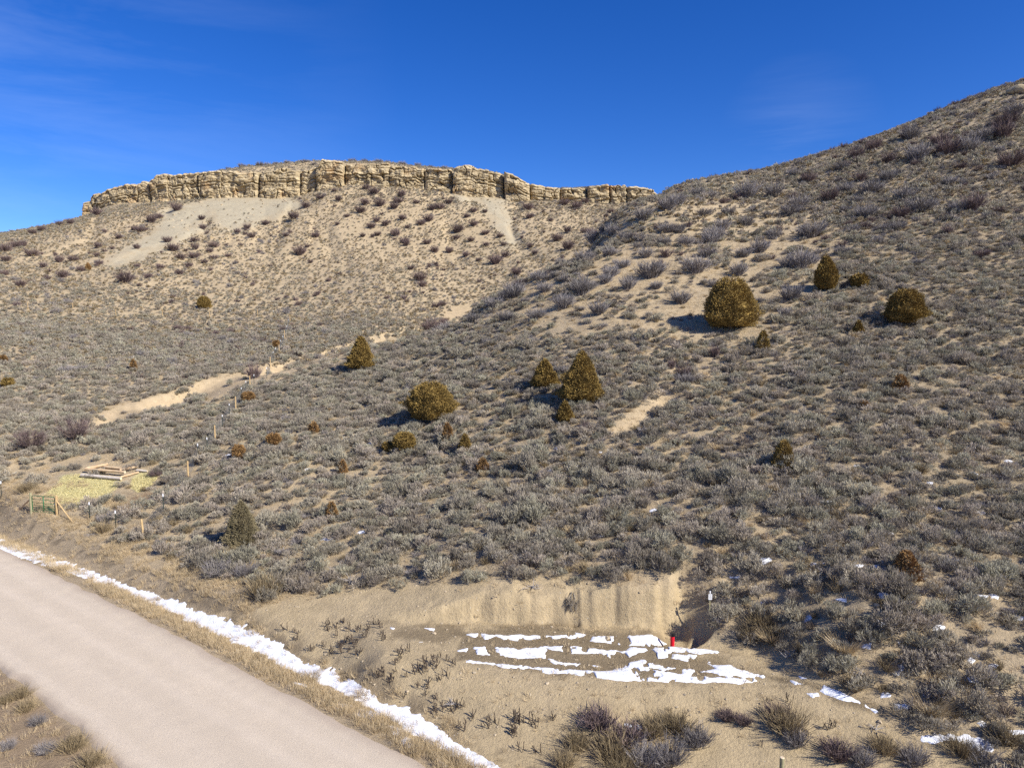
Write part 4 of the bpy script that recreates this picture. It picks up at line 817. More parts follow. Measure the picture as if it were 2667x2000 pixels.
JUN = [(1901,855,132,122,'dome','juniper','largest juniper, a broad dark olive dome on the bare spur slope'),
 (2150,755,57,83,'egg','juniper','tall pointed golden juniper near the foot of the right hill'),
 (2238,750,44,34,'round','juniper','small round juniper just right of the tall pointed one'),
 (2356,843,96,84,'dome','juniper','dark bushy juniper alone on the right hillside'),
 (2235,869,27,32,'cone','juniper','tiny cone shaped juniper below the dark bushy one on the right hillside'),
 (1987,914,42,50,'open','juniper','small ragged spiky juniper below the largest dome juniper'),
 (941,961,80,80,'cone','juniper','golden cone juniper beside the pale bank of the wash'),
 (1122,1092,122,92,'dome','juniper','wide low brown green juniper in the middle of the sagebrush slope'),
 (1053,1176,60,48,'round','juniper','small round golden juniper next to a tiny one'),
 (1010,1176,28,24,'round','juniper','tiny juniper touching the left side of the small round one'),
 (1166,1160,40,58,'open','juniper_brown','narrow rusty orange juniper seedling with a pointed top'),
 (1211,1178,40,46,'cone','juniper','small golden cone juniper right of the rusty narrow one'),
 (713,1160,36,30,'round','juniper_brown','small brown juniper in the sagebrush right of the fence'),
 (622,1198,32,38,'round','juniper_brown','small upright brown juniper close to the steel fence posts'),
 (864,1349,40,42,'open','juniper_brown','small dying rust red juniper low on the slope'),
 (631,1419,104,112,'cone','juniper_green','grey green juniper by the road verge, nearest of all the junipers'),
 (1419,1008,80,69,'cone','juniper','medium golden juniper, the left of a close pair'),
 (1515,1044,126,122,'cone','juniper','large golden pyramid juniper, the right of a close pair'),
 (1471,1096,52,50,'cone','juniper','small bright juniper half hidden in sage below the close pair'),
 (2040,1222,74,72,'open','juniper','ragged olive juniper casting a dark shadow on the lower right slope'),
 (2345,1019,50,42,'open','juniper_brown','small orange brown juniper on the right slope'),
 (2249,1064,24,18,'round','juniper_brown','tiny orange juniper bush low on the right slope'),
 (532,804,34,30,'dome','juniper','lone round golden juniper far up the left slope'),
 (21,1010,27,24,'round','juniper','small yellow juniper at the left edge of the slope'),
 (8,947,18,20,'round','juniper_brown','small rusty juniper high at the left edge'),
 (348,967,20,30,'open','juniper_brown','slim brown juniper in the open left sagebrush'),
 (230,704,12,18,'egg','juniper_brown','tiny orange juniper among shrubs under the left end of the cliff'),
 (2358,1505,92,72,'open','juniper_brown','rusty brown open branched juniper in the lower right thicket'),
 (646,1048,30,26,'round','juniper_brown','small brown juniper beside the far stretch of fence'),
 (1257,1226,42,32,'open','juniper_brown','small thin brown juniper below the golden cone one'),
 (893,1232,28,34,'open','juniper_brown','thin olive brown juniper seedling in the middle sagebrush'),
 (817,1126,34,26,'open','juniper_brown','faint reddish juniper seedling left of the wide low juniper'),
 (720,910,16,22,'round','juniper_brown','tiny orange juniper by the upper fence line'),
 (1812,492,14,16,'dome','juniper','tiny dark juniper alone on the skyline saddle')]
P, ok = gp([j[0] for j in JUN], [j[1] for j in JUN])
for k, (j, p) in enumerate(zip(JUN, P)):
    if j[1] < 500: p = np.array([(j[0]-1333.5)/F*150, 150, 0.]); p[2] = H(p[0:1], p[1:2])[0]
    w_ = j[2]/F*p[1]; h_ = j[3]/F*p[1]*1.03
    ts = max(.06, min(.14, p[1]*.0017)); nt_ = int(min(8000, 190*w_*h_/ts*.17/ts*.12*1.6+120))
    if j[4] == 'open': nt_ = int(nt_*.75)
    o = tag(link('juniper_tree', None, loc=p, rot=(0, 0, 0)), j[6], 'juniper', 'junipers on the hillside')
    link('crown', juniper_meshes(900+k, w_, h_, j[4], nt_, ts, M[j[5]], core=j[4] != 'open' , gap=.25 if j[4] == 'open' else .0), o)
    mb = MB(); mb.tube([(0, 0, -.2), (.02, 0, h_*.3), (0, .02, h_*.75)], [w_*.035+.02, w_*.028+.015, .015], 7)
    for q in range(5):
        a = q*1.3; mb.tube([(0, 0, h_*.06*(q+1)), (math.cos(a)*w_*.25, math.sin(a)*w_*.25, h_*.12*(q+1))], [w_*.015+.01, .01], 5)
    mb.build('trunk', M['bark'], o)

# ------------------------------------------------------------------ fences
def steel_post(parent, p, h=1.32):
    mb = MB(); mb.box((0, 0, h/2-.15), (.055, .012, h+.3)); mb.box((0, .022, h/2-.15), (.012, .04, h+.3))
    for k in range(8): mb.box((0, -.012, .15+k*.14), (.03, .012, .02))
    o = mb.build('steel_post', M['steel'], parent, p)
    MB().box((0, .008, h-.08), (.062, .062, .2)).build('white_tip', M['white'], o); return o
def wood_post(parent, p, h=1.4, r=.06, m='post', lean=(0, 0)):
    mb = MB(); mb.tube([(0, 0, -.3), (lean[0]*.5, lean[1]*.5, h*.5), (lean[0], lean[1], h)], [r*1.05, r, r*.96], 12); return mb.build('wood_post', M[m], parent, p)
FENCES = [
 ('gate fence', 'wire fence of steel and wooden posts either side of the green gate', [('s',4,1297),('w',82,1335,'postgreen'),None,('w',149,1341,'post'),('s',234,1355),('s',302,1379),('w',375,1406,'post')]),
 ('side fence', 'long wire fence climbing the slope away from the road corner', [('s',426,1334),('w',490,1247,'post'),('s',516,1196),('s',540,1179),('w',560,1148,'post'),('s',580,1116),('s',598,1085),('w',614,1068,'post'),('s',629,1040),('s',641,1022),('w',651,1010,'post'),('s',662,1004),('s',695,985),('w',704,956,'post'),('s',712,940),('s',718,930),('w',727,922,'post'),('s',731,908),('s',737,896),('w',741,882,'post'),('s',747,868),('s',751,850),('w',755,840,'post')]),
 ('far fence', 'distant thin fence line of wooden posts crossing the upper left slope', [('w',73,806,'post'),('w',190,808,'post'),('w',302,826,'post'),('w',423,826,'post'),('w',546,829,'post'),('s',600,826),('s',626,824),('w',671,823,'post'),('s',712,826)])]
corner = None
for nm, lb, items in FENCES:
    real = [i for i in items if i]; P, ok = gp([i[1] for i in real], [i[2] for i in real]); base = P[0]
    fo = tag(link('wire_fence', None, loc=base), lb, 'fence')
    k = 0; prev = corner if nm == 'side fence' else None; wires = MB()
    for it in items:
        if it is None: prev = None; continue
        p = Vector(P[k]-base); k += 1
        if it[0] == 's': steel_post(fo, p)
        else: wood_post(fo, p, 1.42 if it[1] > 100 or it[1] < 80 else 1.48, .062 if nm == 'far fence' else (.095 if it[1] in (82, 149) else .07), it[3], lean=(-.12, 0) if it[1] == 375 else (0, 0))
        if prev is not None and nm != 'far fence':
            a = prev-Vector(base) if isinstance(prev, Vector) and nm == 'side fence' and k == 1 else prev
            Ls = (p-a).length; ns = max(2, int(Ls/1.2))
            seg = [a+(p-a)*(i/ns) for i in range(ns+1)]; 
            for s_ in seg[1:-1]: s_.z = float(H(np.array([s_.x+base[0]]), np.array([s_.y+base[1]]))[0])-base[2]
            for hh in (.08, .25, .42, .6, .78, .95, 1.12): wires.tube([s_+Vector((0, 0, hh)) for s_ in seg], .0035, 3, False)
            if Ls < 12:
                nvv = int(Ls/.16)
                for i in range(nvv):
                    f_ = i/nvv; j_ = f_*ns; q0 = seg[int(j_)]; q1 = seg[min(int(j_)+1, ns)]; q_ = q0.lerp(q1, j_-int(j_)); wires.tube([q_+Vector((0, 0, .06)), q_+Vector((0, 0, 1.12))], .0028, 3, False)
        prev = p
    if nm == 'gate fence': corner = Vector(P[-1])
    if wires.V: tag(wires.build('woven_wire', M['wire'], fo), kind='stuff')
    if nm == 'gate fence':
        for a, b2 in (((82,1300),(49,1326)), ((151,1312),(191,1361))):
            p1 = gp(b2[0], b2[1])[0][0]; pt = P[1] if a[0] < 100 else P[2]; top = Vector(pt)+Vector((0, 0, 1.05))
            mb = MB().tube([top-Vector(base), Vector(p1)-Vector(base)+Vector((0, 0, -.05))], .05, 10); mb.build('brace', M['post'] if a[0] > 100 else M['log'], fo)
        gl, gr2 = Vector(P[1]), Vector(P[2])
# gate
g = tag(link('metal_gate', None, loc=gl), 'small green tube gate hung between two wooden posts', 'gate')
ax = (gr2-gl); ax_h = Vector((ax.x, ax.y, 0)).normalized(); up = Vector((0, 0, 1)); Lg = ax.length
def gpt(u, v): return ax_h*u+up*(v+ax.z*(u/Lg))
x0, x1, y0, y1 = .13, Lg-.17, .12, 1.30; c_ = .13
pts = [gpt(x0, y0+c_), gpt(x0, y1-c_)]+[gpt(x0+c_-c_*math.cos(a), y1-c_+c_*math.sin(a)) for a in (.5, 1.0, 1.57)]+[gpt(x1-c_+c_*math.sin(a), y1-c_+c_*math.cos(a)) for a in (0, .5, 1.0, 1.57)]+[gpt(x1, y0+c_)]+[gpt(x1-c_+c_*math.cos(a), y0+c_-c_*math.sin(a)) for a in (.5, 1.0, 1.57)]+[gpt(x0+c_-c_*math.sin(a), y0+c_-c_*math.cos(a)) for a in (0, .5, 1.0, 1.57)]
MB().tube(pts, .026, 8, False).build('frame', M['gate'], g, smooth=True)
for v in (.28, .43, .60, .78, 1.03): MB().tube([gpt(x0, v), gpt(x1, v)], .018, 8).build('rail', M['gate'], g, smooth=True)
MB().tube([gpt((x0+x1)/2, y0), gpt((x0+x1)/2, y1)], .034, 8).build('upright', M['gate'], g, smooth=True)
MB().box(gpt(x1+.04, .8), (.09, .05, .09)).build('latch', M['white'], g)

# ------------------------------------------------------------------ logs on the straw
LG = [((1108,216),(1378,160),.0,'log','peeled log at the back of the pile, angled up to the right'),((1340,192),(1605,222),.0,'log','peeled log in the back row, right of the angled one'),((1540,248),(1765,205),.10,'log','short peeled log crossing over toward the right end of the pile'),
      ((1125,276),(1295,212),.0,'log','short log end pointing out between the two long front logs'),((1100,244),(1604,284),.14,'log','long peeled log lying across the middle of the pile'),((1045,302),(1548,348),.0,'logpale','long bleached log in front of the pile'),
      ((1552,318),(1775,258),.0,'log','thin log running back from the front right of the pile'),((1752,230),(1886,244),.0,'logpale','short pale log at the far right end of the pile')]
pa, _ = gp([q[0][0]/4.9156 for q in LG], [1180+(q[0][1]+8)/4.9156 for q in LG]); pb, _ = gp([q[1][0]/4.9156 for q in LG], [1180+(q[1][1]+8)/4.9156 for q in LG])
for k, q in enumerate(LG):
    a = Vector(pa[k]); b2 = Vector(pb[k]); r0 = (.105, .095, .085, .085, .10, .115, .07, .07)[k]*1.2; dv = b2-a
    if dv.length > 4.5: b2 = a+dv*4.5/dv.length
    up_ = Vector((0, 0, r0*1.1+.05+q[2])); n_ = 9; pts = []; 
    for i in range(n_):
        f_ = i/(n_-1); pts.append((b2-a)*f_+up_+Vector((random.uniform(-.012, .012), random.uniform(-.012, .012), random.uniform(-.012, .012))))
    o = tag(link('log', None, loc=a), q[4], 'log', 'logs piled on the straw'); rs_ = [r0*(1.08-.2*i/(n_-1))*random.uniform(.97, 1.03) for i in range(n_)]
    MB().tube(pts, rs_, 12, False).build('bark', M[q[3]], o, smooth=True)
    for e, rr in ((0, rs_[0]), (n_-1, rs_[-1])):
        d_ = (pts[1]-pts[0]).normalized()*(.004 if e else -.004); MB().tube([pts[e]-d_*.5, pts[e]+d_], rr, 12).build('cut_end', M['cutwood'], o)
# straw
if VEG:
    r_ = np.random.default_rng(61); allp = []
    for hp in HAY:
        hp = np.array(hp); n = 22000; a = r_.uniform(hp[:, 0].min()-4, hp[:, 0].max()+4, n); b2 = r_.uniform(hp[:, 1].min()-3, hp[:, 1].max()+3, n)
        k = poly_sd(a, b2, hp)+3*fbm(a/6, b2/6, 64) > 0; allp.append(np.stack([a[k], b2[k]], -1))
    allp = np.concatenate(allp); S_, _ = gp(allp[:, 0], allp[:, 1]); n = len(S_)
    d = r_.normal(size=(n, 3)); d[:, 2] = np.abs(d[:, 2])*.35; S_[:, 2] += .01
    V, Q = blades(n, S_, d, r_.uniform(.08, .2, n), r_.uniform(.008, .018, n), r_, .8)
    tag(link('straw_litter', quads_mesh('straw_litter', V, Q, [M['straw']])), 'yellow straw spread on the ground behind the gate', kind='stuff')

# ------------------------------------------------------------------ marker pipe, sign, lone post
p = gp(1748, 1700)[0][0]; pt = np.array(ptY(1751.5, 1655, float(p[1]) if 29 < p[1] < 33 else 30.6)); Yp = 30.7
pt = np.array(ptY(1751.5, 1654, Yp)); zb = float(H(pt[0:1], pt[1:2])[0])
o = tag(link('marker_pipe', None, loc=(pt[0], Yp, zb)), 'bright red pipe with a black cap standing in the dug pit', 'pipe'); hh = pt[2]-zb
MB().tube([(0, 0, -.2), (0, 0, hh)], .093, 24).build('tube', M['red'], o, smooth=False)
MB().tube([(0, 0, hh-.03), (.005, 0, hh+.06), (.01, 0, hh+.11)], [.105, .118, .122], 20).build('cap', M['black'], o)
p = gp(1848, 1606)[0][0]; hs_ = 1.5
zt = ptY(1845, 1540, float(p[1]))[2]; hs_ = zt-p[2]
o = tag(link('utility_sign', None, loc=p), 'small white sign on a thin post at the corner of the cut bank', 'sign')
MB().box((0, 0, hs_/2-.1), (.05, .012, hs_+.15)).box((0, .02, hs_/2-.1), (.012, .035, hs_+.15)).build('post', M['postgreen'], o)
MB().box((0, .0, hs_-.03), (.055, .05, .10)).build('post_tip', M['white'], o)
MB().box((0, -.045, hs_-.24), (.17, .012, .27)).build('panel', M['white'], o)
mb = MB()
for k in range(5): mb.box((.0, -.053, hs_-.15-.04*k), (.11-.02*(k % 2), .003, .012))
mb.build('faded_print', M['wire'], o)
Yq = 21.7; pq = np.array(ptY(2037, 1972, Yq)); zq = float(H(pq[0:1], np.array([Yq]))[0])
o = tag(link('round_post', None, loc=(pq[0], Yq, zq)), 'weathered round wooden post at the bottom edge of the dirt bank', 'post')
MB().tube([(0, 0, -.3), (0, 0, pq[2]-zq)], .075, 14).build('shaft', M['postgreen'], o, smooth=False)
MB().tube([(0, 0, pq[2]-zq), (0, 0, pq[2]-zq+.012)], [.075, .06], 14).build('top_face', M['cutwood'], o)

# ------------------------------------------------------------------ snow
def snow(name, poly_w, label, group=None, th=.05, res=.06, wob=.18, kind=None, cat='snow patch', holes=0.0):
    pw = np.array(poly_w); x0, y0 = pw.min(0)-.3; x1, y1 = pw.max(0)+.3
    while (x1-x0)*(y1-y0)/res**2 > 300000: res *= 1.15
    xs = np.arange(x0, x1+res, res); ys = np.arange(y0, y1+res, res); X, Y = np.meshgrid(xs, ys, indexing='ij')
    sd = poly_sd(X, Y, pw)+wob*fbm(X/.35, Y/.35, 140, 4)+wob*.6*fbm(X/1.1, Y/1.1, 145)
    if holes: sd = np.minimum(sd, .26-1.25*fbm(X/.4, Y/.8, 147, 3)*holes+.1*fbm(X/.12, Y/.2, 148, 3))
    else: sd = sd+.05*fbm(X/.12, Y/.2, 148, 3)
    g = H(X, Y); z = g+np.clip(sd*.6, -.25, 1)*(sd < 0)+np.where(sd > 0, th*(1-np.exp(-sd/.09))+.012*fbm(X/.5, Y/.5, 150), 0)+.004
    kq = (sd[:-1, :-1] > -.09)|(sd[1:, :-1] > -.09)|(sd[1:, 1:] > -.09)|(sd[:-1, 1:] > -.09)
    i_ = np.arange(X.size).reshape(X.shape); Q = np.stack([i_[:-1, :-1], i_[1:, :-1], i_[1:, 1:], i_[:-1, 1:]], -1)[kq]
    if len(Q) == 0: return None
    V = np.stack([X, Y, z], -1).reshape(-1, 3); us = np.unique(Q); mp_ = np.zeros(len(V), int); mp_[us] = np.arange(len(us)); V = V[us]; Q = mp_[Q]
    c = V.mean(0); c[2] = V[:, 2].min(); o = link(name, quads_mesh(name, V-c, Q, [M['snow']], smooth=True), loc=c)
    return tag(o, label, None if kind else cat, group, kind)
up_ = [(-60,1380),(0,1402),(157,1457),(313,1515),(392,1542),(509,1585),(627,1628),(725,1671),(768,1710),(808,1729),(866,1747),(953,1794),(1054,1845),(1134,1888),(1224,1953),(1315,1999),(1380,2050)]
lw_ = [(1300,2050),(1242,2000),(1206,1982),(1116,1932),(1000,1870),(935,1827),(845,1783),(754,1740),(666,1695),(548,1644),(431,1589),(353,1560),(274,1525),(129,1476),(0,1435),(-60,1412)]
PW, _ = gp([q[0] for q in up_+lw_], [q[1] for q in up_+lw_]); snow('snow_strip', PW[:, :2], 'long white strip of old snow lying in the ditch along the road', th=.06, res=.045, wob=.24)
z3 = lambda pts: Z2(pts, 1300, 1400, 2.765); z2 = lambda pts: Z2(pts, 700, 1400, 2.765); z4 = lambda pts: Z2(pts, 1900, 1400, 2.765); z1 = lambda pts: Z2(pts, 0, 1350, 2.5525)
SN = [(z3([(620,750),(680,715),(880,705),(1070,705),(1150,725),(1205,765),(1180,772),(1060,777),(910,775),(760,755)]),'snow patch on the dirt bench just left of the red pipe'),
 (z3([(-20,700),(100,705),(250,708),(400,700),(520,690),(640,698),(500,722),(300,728),(120,736),(20,724)]),'thin ribbon of snow along the back of the dirt bench'),
 (z3([(330,785),(430,778),(600,786),(720,798),(880,812),(960,783),(1050,798),(1110,812),(1000,832),(900,870),(800,862),(700,838),(560,832),(380,808)]),'snow band across the middle of the dirt bench'),
 (z3([(-15,795),(120,803),(180,798),(300,788),(335,800),(320,862),(230,852),(100,867),(0,848)]),'wide left snow patch in the middle of the dirt bench'),
 (z3([(-20,903),(250,928),(480,948),(640,953),(800,958),(900,928),(950,893),(1060,878),(1090,828),(1140,793),(1300,792),(1500,803),(1585,824),(1450,837),(1240,812),(1200,852),(1120,882),(1110,908),(1260,938),(1180,950),(1090,940),(1300,985),(1450,1000),(1600,1008),(1900,985),(1918,1000),(1860,1032),(1640,1047),(1400,1042),(1200,1038),(900,1038),(700,1014),(500,975),(200,945),(-20,928)]),'large branching snowfield along the front of the dirt bench'),
 (z3([(1490,900),(1600,912),(1740,942),(1800,975),(1890,985),(1700,1002),(1580,987),(1460,965),(1530,940)]),'snow patch at the right end of the dirt bench'),
 (z3([(1250,840),(1360,850),(1350,882),(1250,862)]),'small snow patch on the gravelly mound below the red pipe'),
 (z3([(1365,838),(1418,848),(1400,872)]),'tiny snow patch beside the gravelly mound'),
 (z3([(1330,958),(1400,943),(1418,960),(1380,1002),(1330,984)]),'snow lobe just above the front snowfield'),
 (z3([(650,912),(725,922),(705,937)]),'tiny snow spot above the front snowfield'),
 (z3([(365,875),(575,908),(560,922),(400,902)]),'narrow snow sliver on the bench left of the branching snowfield'),
 (z2([(1365,812),(1430,797),(1422,824)]),'small snow patch at the left end of the bench middle'),
 (z2([(1475,797),(1550,785),(1592,842),(1510,832)]),'small notched snow patch on the left part of the bench'),
 (z2([(1112,648),(1195,654),(1185,668)]),'thin snow sliver under the cut bank'),
 (z2([(862,643),(902,650),(895,660)]),'tiny snow spot at the far left of the bench'),
 (z2([(1415,698),(1505,690),(1485,714)]),'snow sliver at the back left of the bench'),
 (z2([(1533,692),(1625,707),(1560,730)]),'snow sliver joining the ribbon at the back of the bench'),
 (z2([(1390,878),(1600,900),(1900,932),(2212,966),(2212,988),(1900,948),(1600,918),(1422,895)]),'long thin line of snow on the left lip of the bench'),
 (z2([(1030,755),(1125,742),(1120,755)]),'thin streak of snow on the left slope of the bench'),
 (z4([(665,1060),(760,1105),(870,1145),(1000,1210),(1105,1258),(1060,1270),(900,1195),(760,1145),(645,1104)]),'slanting streak of snow on the track right of the bench'),
 (z4([(552,1118),(640,1112),(650,1140),(600,1150)]),'small snow patch at the top of the slanting streak'),
 (z4([(442,1028),(530,1052),(470,1056)]),'small snow sliver on the track'),
 (z4([(488,988),(548,1013),(520,1015)]),'tiny snow sliver beside the track'),
 (z4([(1138,1278),(1212,1298),(1190,1308)]),'tiny snow sliver at the low end of the slanting streak'),
 (z4([(1405,1460),(1560,1412),(1640,1422),(1720,1418),(1880,1448),(1820,1510),(1800,1540),(1640,1455),(1480,1484)]),'snowdrift under a bush in the bottom right corner'),
 (z4([(2005,1392),(2140,1386),(2140,1412),(2030,1418)]),'snow patch at the right edge near the bottom'),
 (z4([(1168,1212),(1230,1198),(1355,1190),(1335,1228),(1190,1235)]),'shaded snow patch left of the straw coloured clump'),
 (z4([(928,772),(1020,755),(1012,795),(960,800)]),'shaded snow lump in the thicket above the track'),
 (z4([(1365,903),(1470,886),(1535,910),(1420,925)]),'snow patch between grey bushes in the right thicket'),
 (z4([(1738,835),(1812,835),(1805,870)]),'small shaded snow patch high in the right thicket'),
 (z4([(1725,1015),(1800,990),(1812,1040),(1730,1035)]),'bluish snow patch in the hollow of the right thicket'),
 (z4([(558,185),(690,176),(682,192),(600,194)]),'thin snow line above the sign in the sagebrush'),
 (z4([(1045,202),(1145,202),(1145,245),(1105,240)]),'snow patch beside the rusty open juniper'),
 (z4([(-10,278),(92,280),(80,295),(0,293)]),'thin snow line in the brush behind the sign'),
 (z4([(1598,152),(1665,158),(1640,175)]),'small snow patch right of the rusty open juniper'),
 (z4([(1790,410),(1860,415),(1830,438)]),'small snow patch at the far right thicket'),
 (z2([(480,1190),(620,1185),(640,1215),(520,1230)]),'snow patch spilling from the ditch toward the road'),
 (z2([(620,1215),(740,1240),(900,1350),(1010,1430),(1060,1500),(1000,1500),(880,1400),(780,1330),(650,1270)]),'second ragged snow strip between the ditch and the road'),
 (z2([(1170,1535),(1220,1570),(1290,1650),(1260,1655),(1190,1590)]),'snow tail at the bottom of the ditch'),
 (z2([(195,1045),(270,1050),(350,1085),(330,1095),(230,1065)]),'thin snow streak in the verge grass'),
 (z1([(120,245),(190,240),(205,262),(130,272)]),'small snow patch at the road side near the left edge'),
 (z1([(1005,625),(1060,620),(1050,640)]),'tiny snow patch in the verge grass'),
 (z1([(930,582),(970,590),(950,600)]),'tiny pale snow spot in the verge'),
 (Z2([(205,1395),(290,1395),(270,1430),(235,1445)],600,850,2.765),'bright snow patch right of the grey green juniper'),
 (z4([(740,440),(850,432),(840,460)]),'snow fleck in the thicket over the track'),(z4([(1180,740),(1250,745),(1220,762)]),'snow fleck behind the straw coloured clump'),
 (z4([(200,455),(270,460),(230,480)]),'snow fleck right of the sign'),(z3([(910,1345),(1000,1335),(1040,1370),(990,1400)]),'snow lump behind the bushes at the bottom')]
for pl, lb in SN:
    PW, _ = gp([q[0] for q in pl], [q[1] for q in pl]); big = len(pl) > 9
    tiny = np.ptp(PW[:, 0]) < .7
    snow('snow_patch', PW[:, :2], lb, 'scattered patches of old snow', th=.04, res=.028, wob=.17 if big else min(.2, .2*math.sqrt(np.ptp(PW[:, 0])*np.ptp(PW[:, 1]))+.03), holes=1.0 if big else 0)
r_ = np.random.default_rng(91); sp_ = []
for k in range(60):
    if k < 40: a, b2 = r_.uniform(2050, 2660), r_.uniform(1180, 1960)
    else: a, b2 = r_.uniform(500, 2000), r_.uniform(1120, 1480)
    if poly_sd(np.array([a]), np.array([b2]), BARE)[0] > -10: continue
    sp_.append((a, b2))
P, _ = gp([q[0] for q in sp_], [q[1] for q in sp_])
VV = []; QQ = []; bb = 0
for p in P:
    rr = r_.uniform(.12, .32); an = np.linspace(0, 2*np.pi, 13)[:-1]; rad_ = rr*r_.uniform(.6, 1.2, 12); ex = r_.uniform(1.0, 2.0)
    X = p[0]+np.cos(an)*rad_*ex; Y = p[1]+np.sin(an)*rad_; Z = H(X, Y)-.01
    o = link('snow_patch', pymesh('snow_fleck', [(0, 0, .05)]+[(x-p[0], y-p[1], z-p[2]+.02) for x, y, z in zip(X*.5+p[0]*.5, Y*.5+p[1]*.5, H(X*.5+p[0]*.5, Y*.5+p[1]*.5)+.03)]+[(x-p[0], y-p[1], z-p[2]) for x, y, z in zip(X, Y, Z)],
        [(0, 1+i, 1+(i+1) % 12) for i in range(12)]+[(1+i, 13+i, 13+(i+1) % 12, 1+(i+1) % 12) for i in range(12)], M['snow'], True), loc=p)
    tag(o, 'small fleck of snow lying in shade between sagebrush', 'snow patch', 'snow flecks in the sagebrush')

# ------------------------------------------------------------------ foreground brush, weeds, dead wood
if VEG:
    fg = [quads_mesh('tan_bush_%d' % i, *join([bare_parts(740+i, 150, 5, .5, .62, .010, .8), grass_part(760+i, 120, .3, .55, .012, .9)]), [M['tan_bush']]) for i in range(3)]
    fg2 = [quads_mesh('grey_bush_%d' % i, *bare_parts(770+i, 170, 6, .5, .62, .010, 1.0), [M['twig_grey']]) for i in range(3)]
    fgr = [quads_mesh('clump_%d' % i, *grass_part(780+i, 420, .22, .52, .010, .9), [M['grass']]) for i in range(2)]
    FB = [(1500,1945,70,'t','tan brush clump at the left of the bottom thicket'),(1560,1895,90,'d','dark brush at the upper left of the bottom thicket'),(1590,1965,100,'t','tan and brown bush in the left of the bottom thicket'),(1630,1935,90,'d','dark shaded brush in the bottom thicket'),
          (1680,1990,110,'g','grey tangled bush in the middle of the bottom thicket'),(1700,1910,80,'t','golden twiggy bush behind the grey tangle'),(1740,1985,110,'g','pale grey tangled brush at the bottom edge'),(1760,1900,80,'t','tan twigs at the top of the bottom thicket'),(1815,1935,95,'g','grey brush at the right of the bottom thicket'),(1470,1995,70,'t','low tan bush at the bottom edge'),(1620,2020,90,'t','tan bush cut off by the bottom edge'),
          (2050,1900,100,'t','tan and dark bush alone on the bare bank'),(2075,1935,80,'g','grey brush at the foot of the lone tan bush'),(2030,1870,60,'d','dark twiggy brush at the top of the lone bush'),(1895,1875,50,'d','small dark brush on the bare bank'),(1935,1885,46,'d','small dark stemmed brush on the bank'),
          (2180,1975,80,'d','dark brush near the bottom edge right of the post'),(2245,1990,80,'g','grey brush near the bottom edge'),(2300,1955,70,'t','thin tan brush near the bottom right'),
          (2420,1850,84,'s','large straw coloured grass clump beside the slanting snow'),(2200,1690,80,'s','straw coloured clump in the thicket above the track'),(1960,1660,90,'t','golden brush right of the pit'),(1985,1630,90,'t','golden twiggy brush behind the pit edge'),(2010,1665,70,'s','straw clump at the corner of the thicket'),
          (2310,1740,60,'t','yellow brown brush in the right thicket'),(2380,1985,90,'g','grey brush in the bottom right corner'),(2500,1960,90,'t','tan bush above the bottom right snowdrift'),(2560,1990,110,'g','grey bush in front of the bottom right snowdrift'),(2620,1930,90,'t','tan bush at the bottom right edge'),
          (55,1815,60,'t','tan bush in the near corner beside the road'),(70,1850,60,'t','olive tan bush at the near edge of the road'),(15,1830,50,'t','tan bush at the left edge in the near corner'),(100,1885,60,'g','grey bush in the near corner'),(190,1950,80,'t','large tan bush in the near corner'),(240,1990,80,'t','tan bush at the bottom edge near the road'),(120,1960,70,'g','grey tan brush in the near corner'),(20,1950,60,'g','small grey brush at the left edge of the near corner'),
          (690,1548,110,'t','brown brush at the left end of the dirt bank'),(570,1500,110,'g','broad grey bush on the slope above the snow strip'),(640,1500,90,'g','grey bush beside the brown brush'),(600,1465,80,'t','tan topped bush below the grey green juniper'),(160,1485,40,'s','small straw clump between snow strip and road'),(810,1770,46,'s','straw clump in the snow strip'),(1000,1880,50,'s','straw clump in the lower snow strip'),(1180,1990,60,'s','straw clump at the bottom of the snow strip'),
          (270,1385,60,'t','tan bush under the steel fence posts'),(300,1345,50,'g','grey bush between the steel fence posts'),(70,1280,56,'t','rusty tan brush behind the gate'),(405,1240,40,'d','dark brush at the right end of the logs'),
          (1690,1640,0,'x','')]
    P, _ = gp([f[0] for f in FB], [min(f[1], 2060) for f in FB])
    for f, p in zip(FB, P):
        if f[3] == 'x': continue
        sz = f[2]/F*math.hypot(p[1], 12)*(1.15 if f[0] > 2400 else 1.4 if f[1] > 1840 and f[0] > 1300 else 1.15)
        me = {'t': fg, 'g': fg2, 's': fgr, 'd': bp_}[f[3]]
        me = random.choice(me); base_w = {'t': 1.15, 'g': 1.35, 's': .95, 'd': 1.9}[f[3]]; bh = {'t': .62, 'g': .55, 's': .5, 'd': 1.4}[f[3]]
        s = sz/base_w; o = link('brush_clump', me, None, p, (random.uniform(-.1, .1), random.uniform(-.1, .1), random.uniform(0, 6.28)), (s, s, s if f[3] != 'd' else sz*.5/1.4))
        tag(o, f[4], 'bush', 'brush clumps along the road and bank')
    # dark dead weed stalks on the bare bank
    wm = []
    for k in range(5):
        r_ = np.random.default_rng(850+k); n = 5; mb = MB()
        for i in range(n):
            a = r_.uniform(0, 6.28); o0 = Vector((math.cos(a)*.10, math.sin(a)*.10, -.03)); t1 = o0+Vector((r_.normal()*.06-.03, r_.normal()*.06, r_.uniform(.14, .34)))
            mb.tube([o0, t1], [.009, .014], 4, False); mb.tube([t1, t1+Vector((r_.normal()*.02, r_.normal()*.02, .07))], [.018, .009], 4, False)
        wm.append(pymesh('weed_%d' % k, mb.V, mb.F, M['stem']))
    r_ = np.random.default_rng(871)
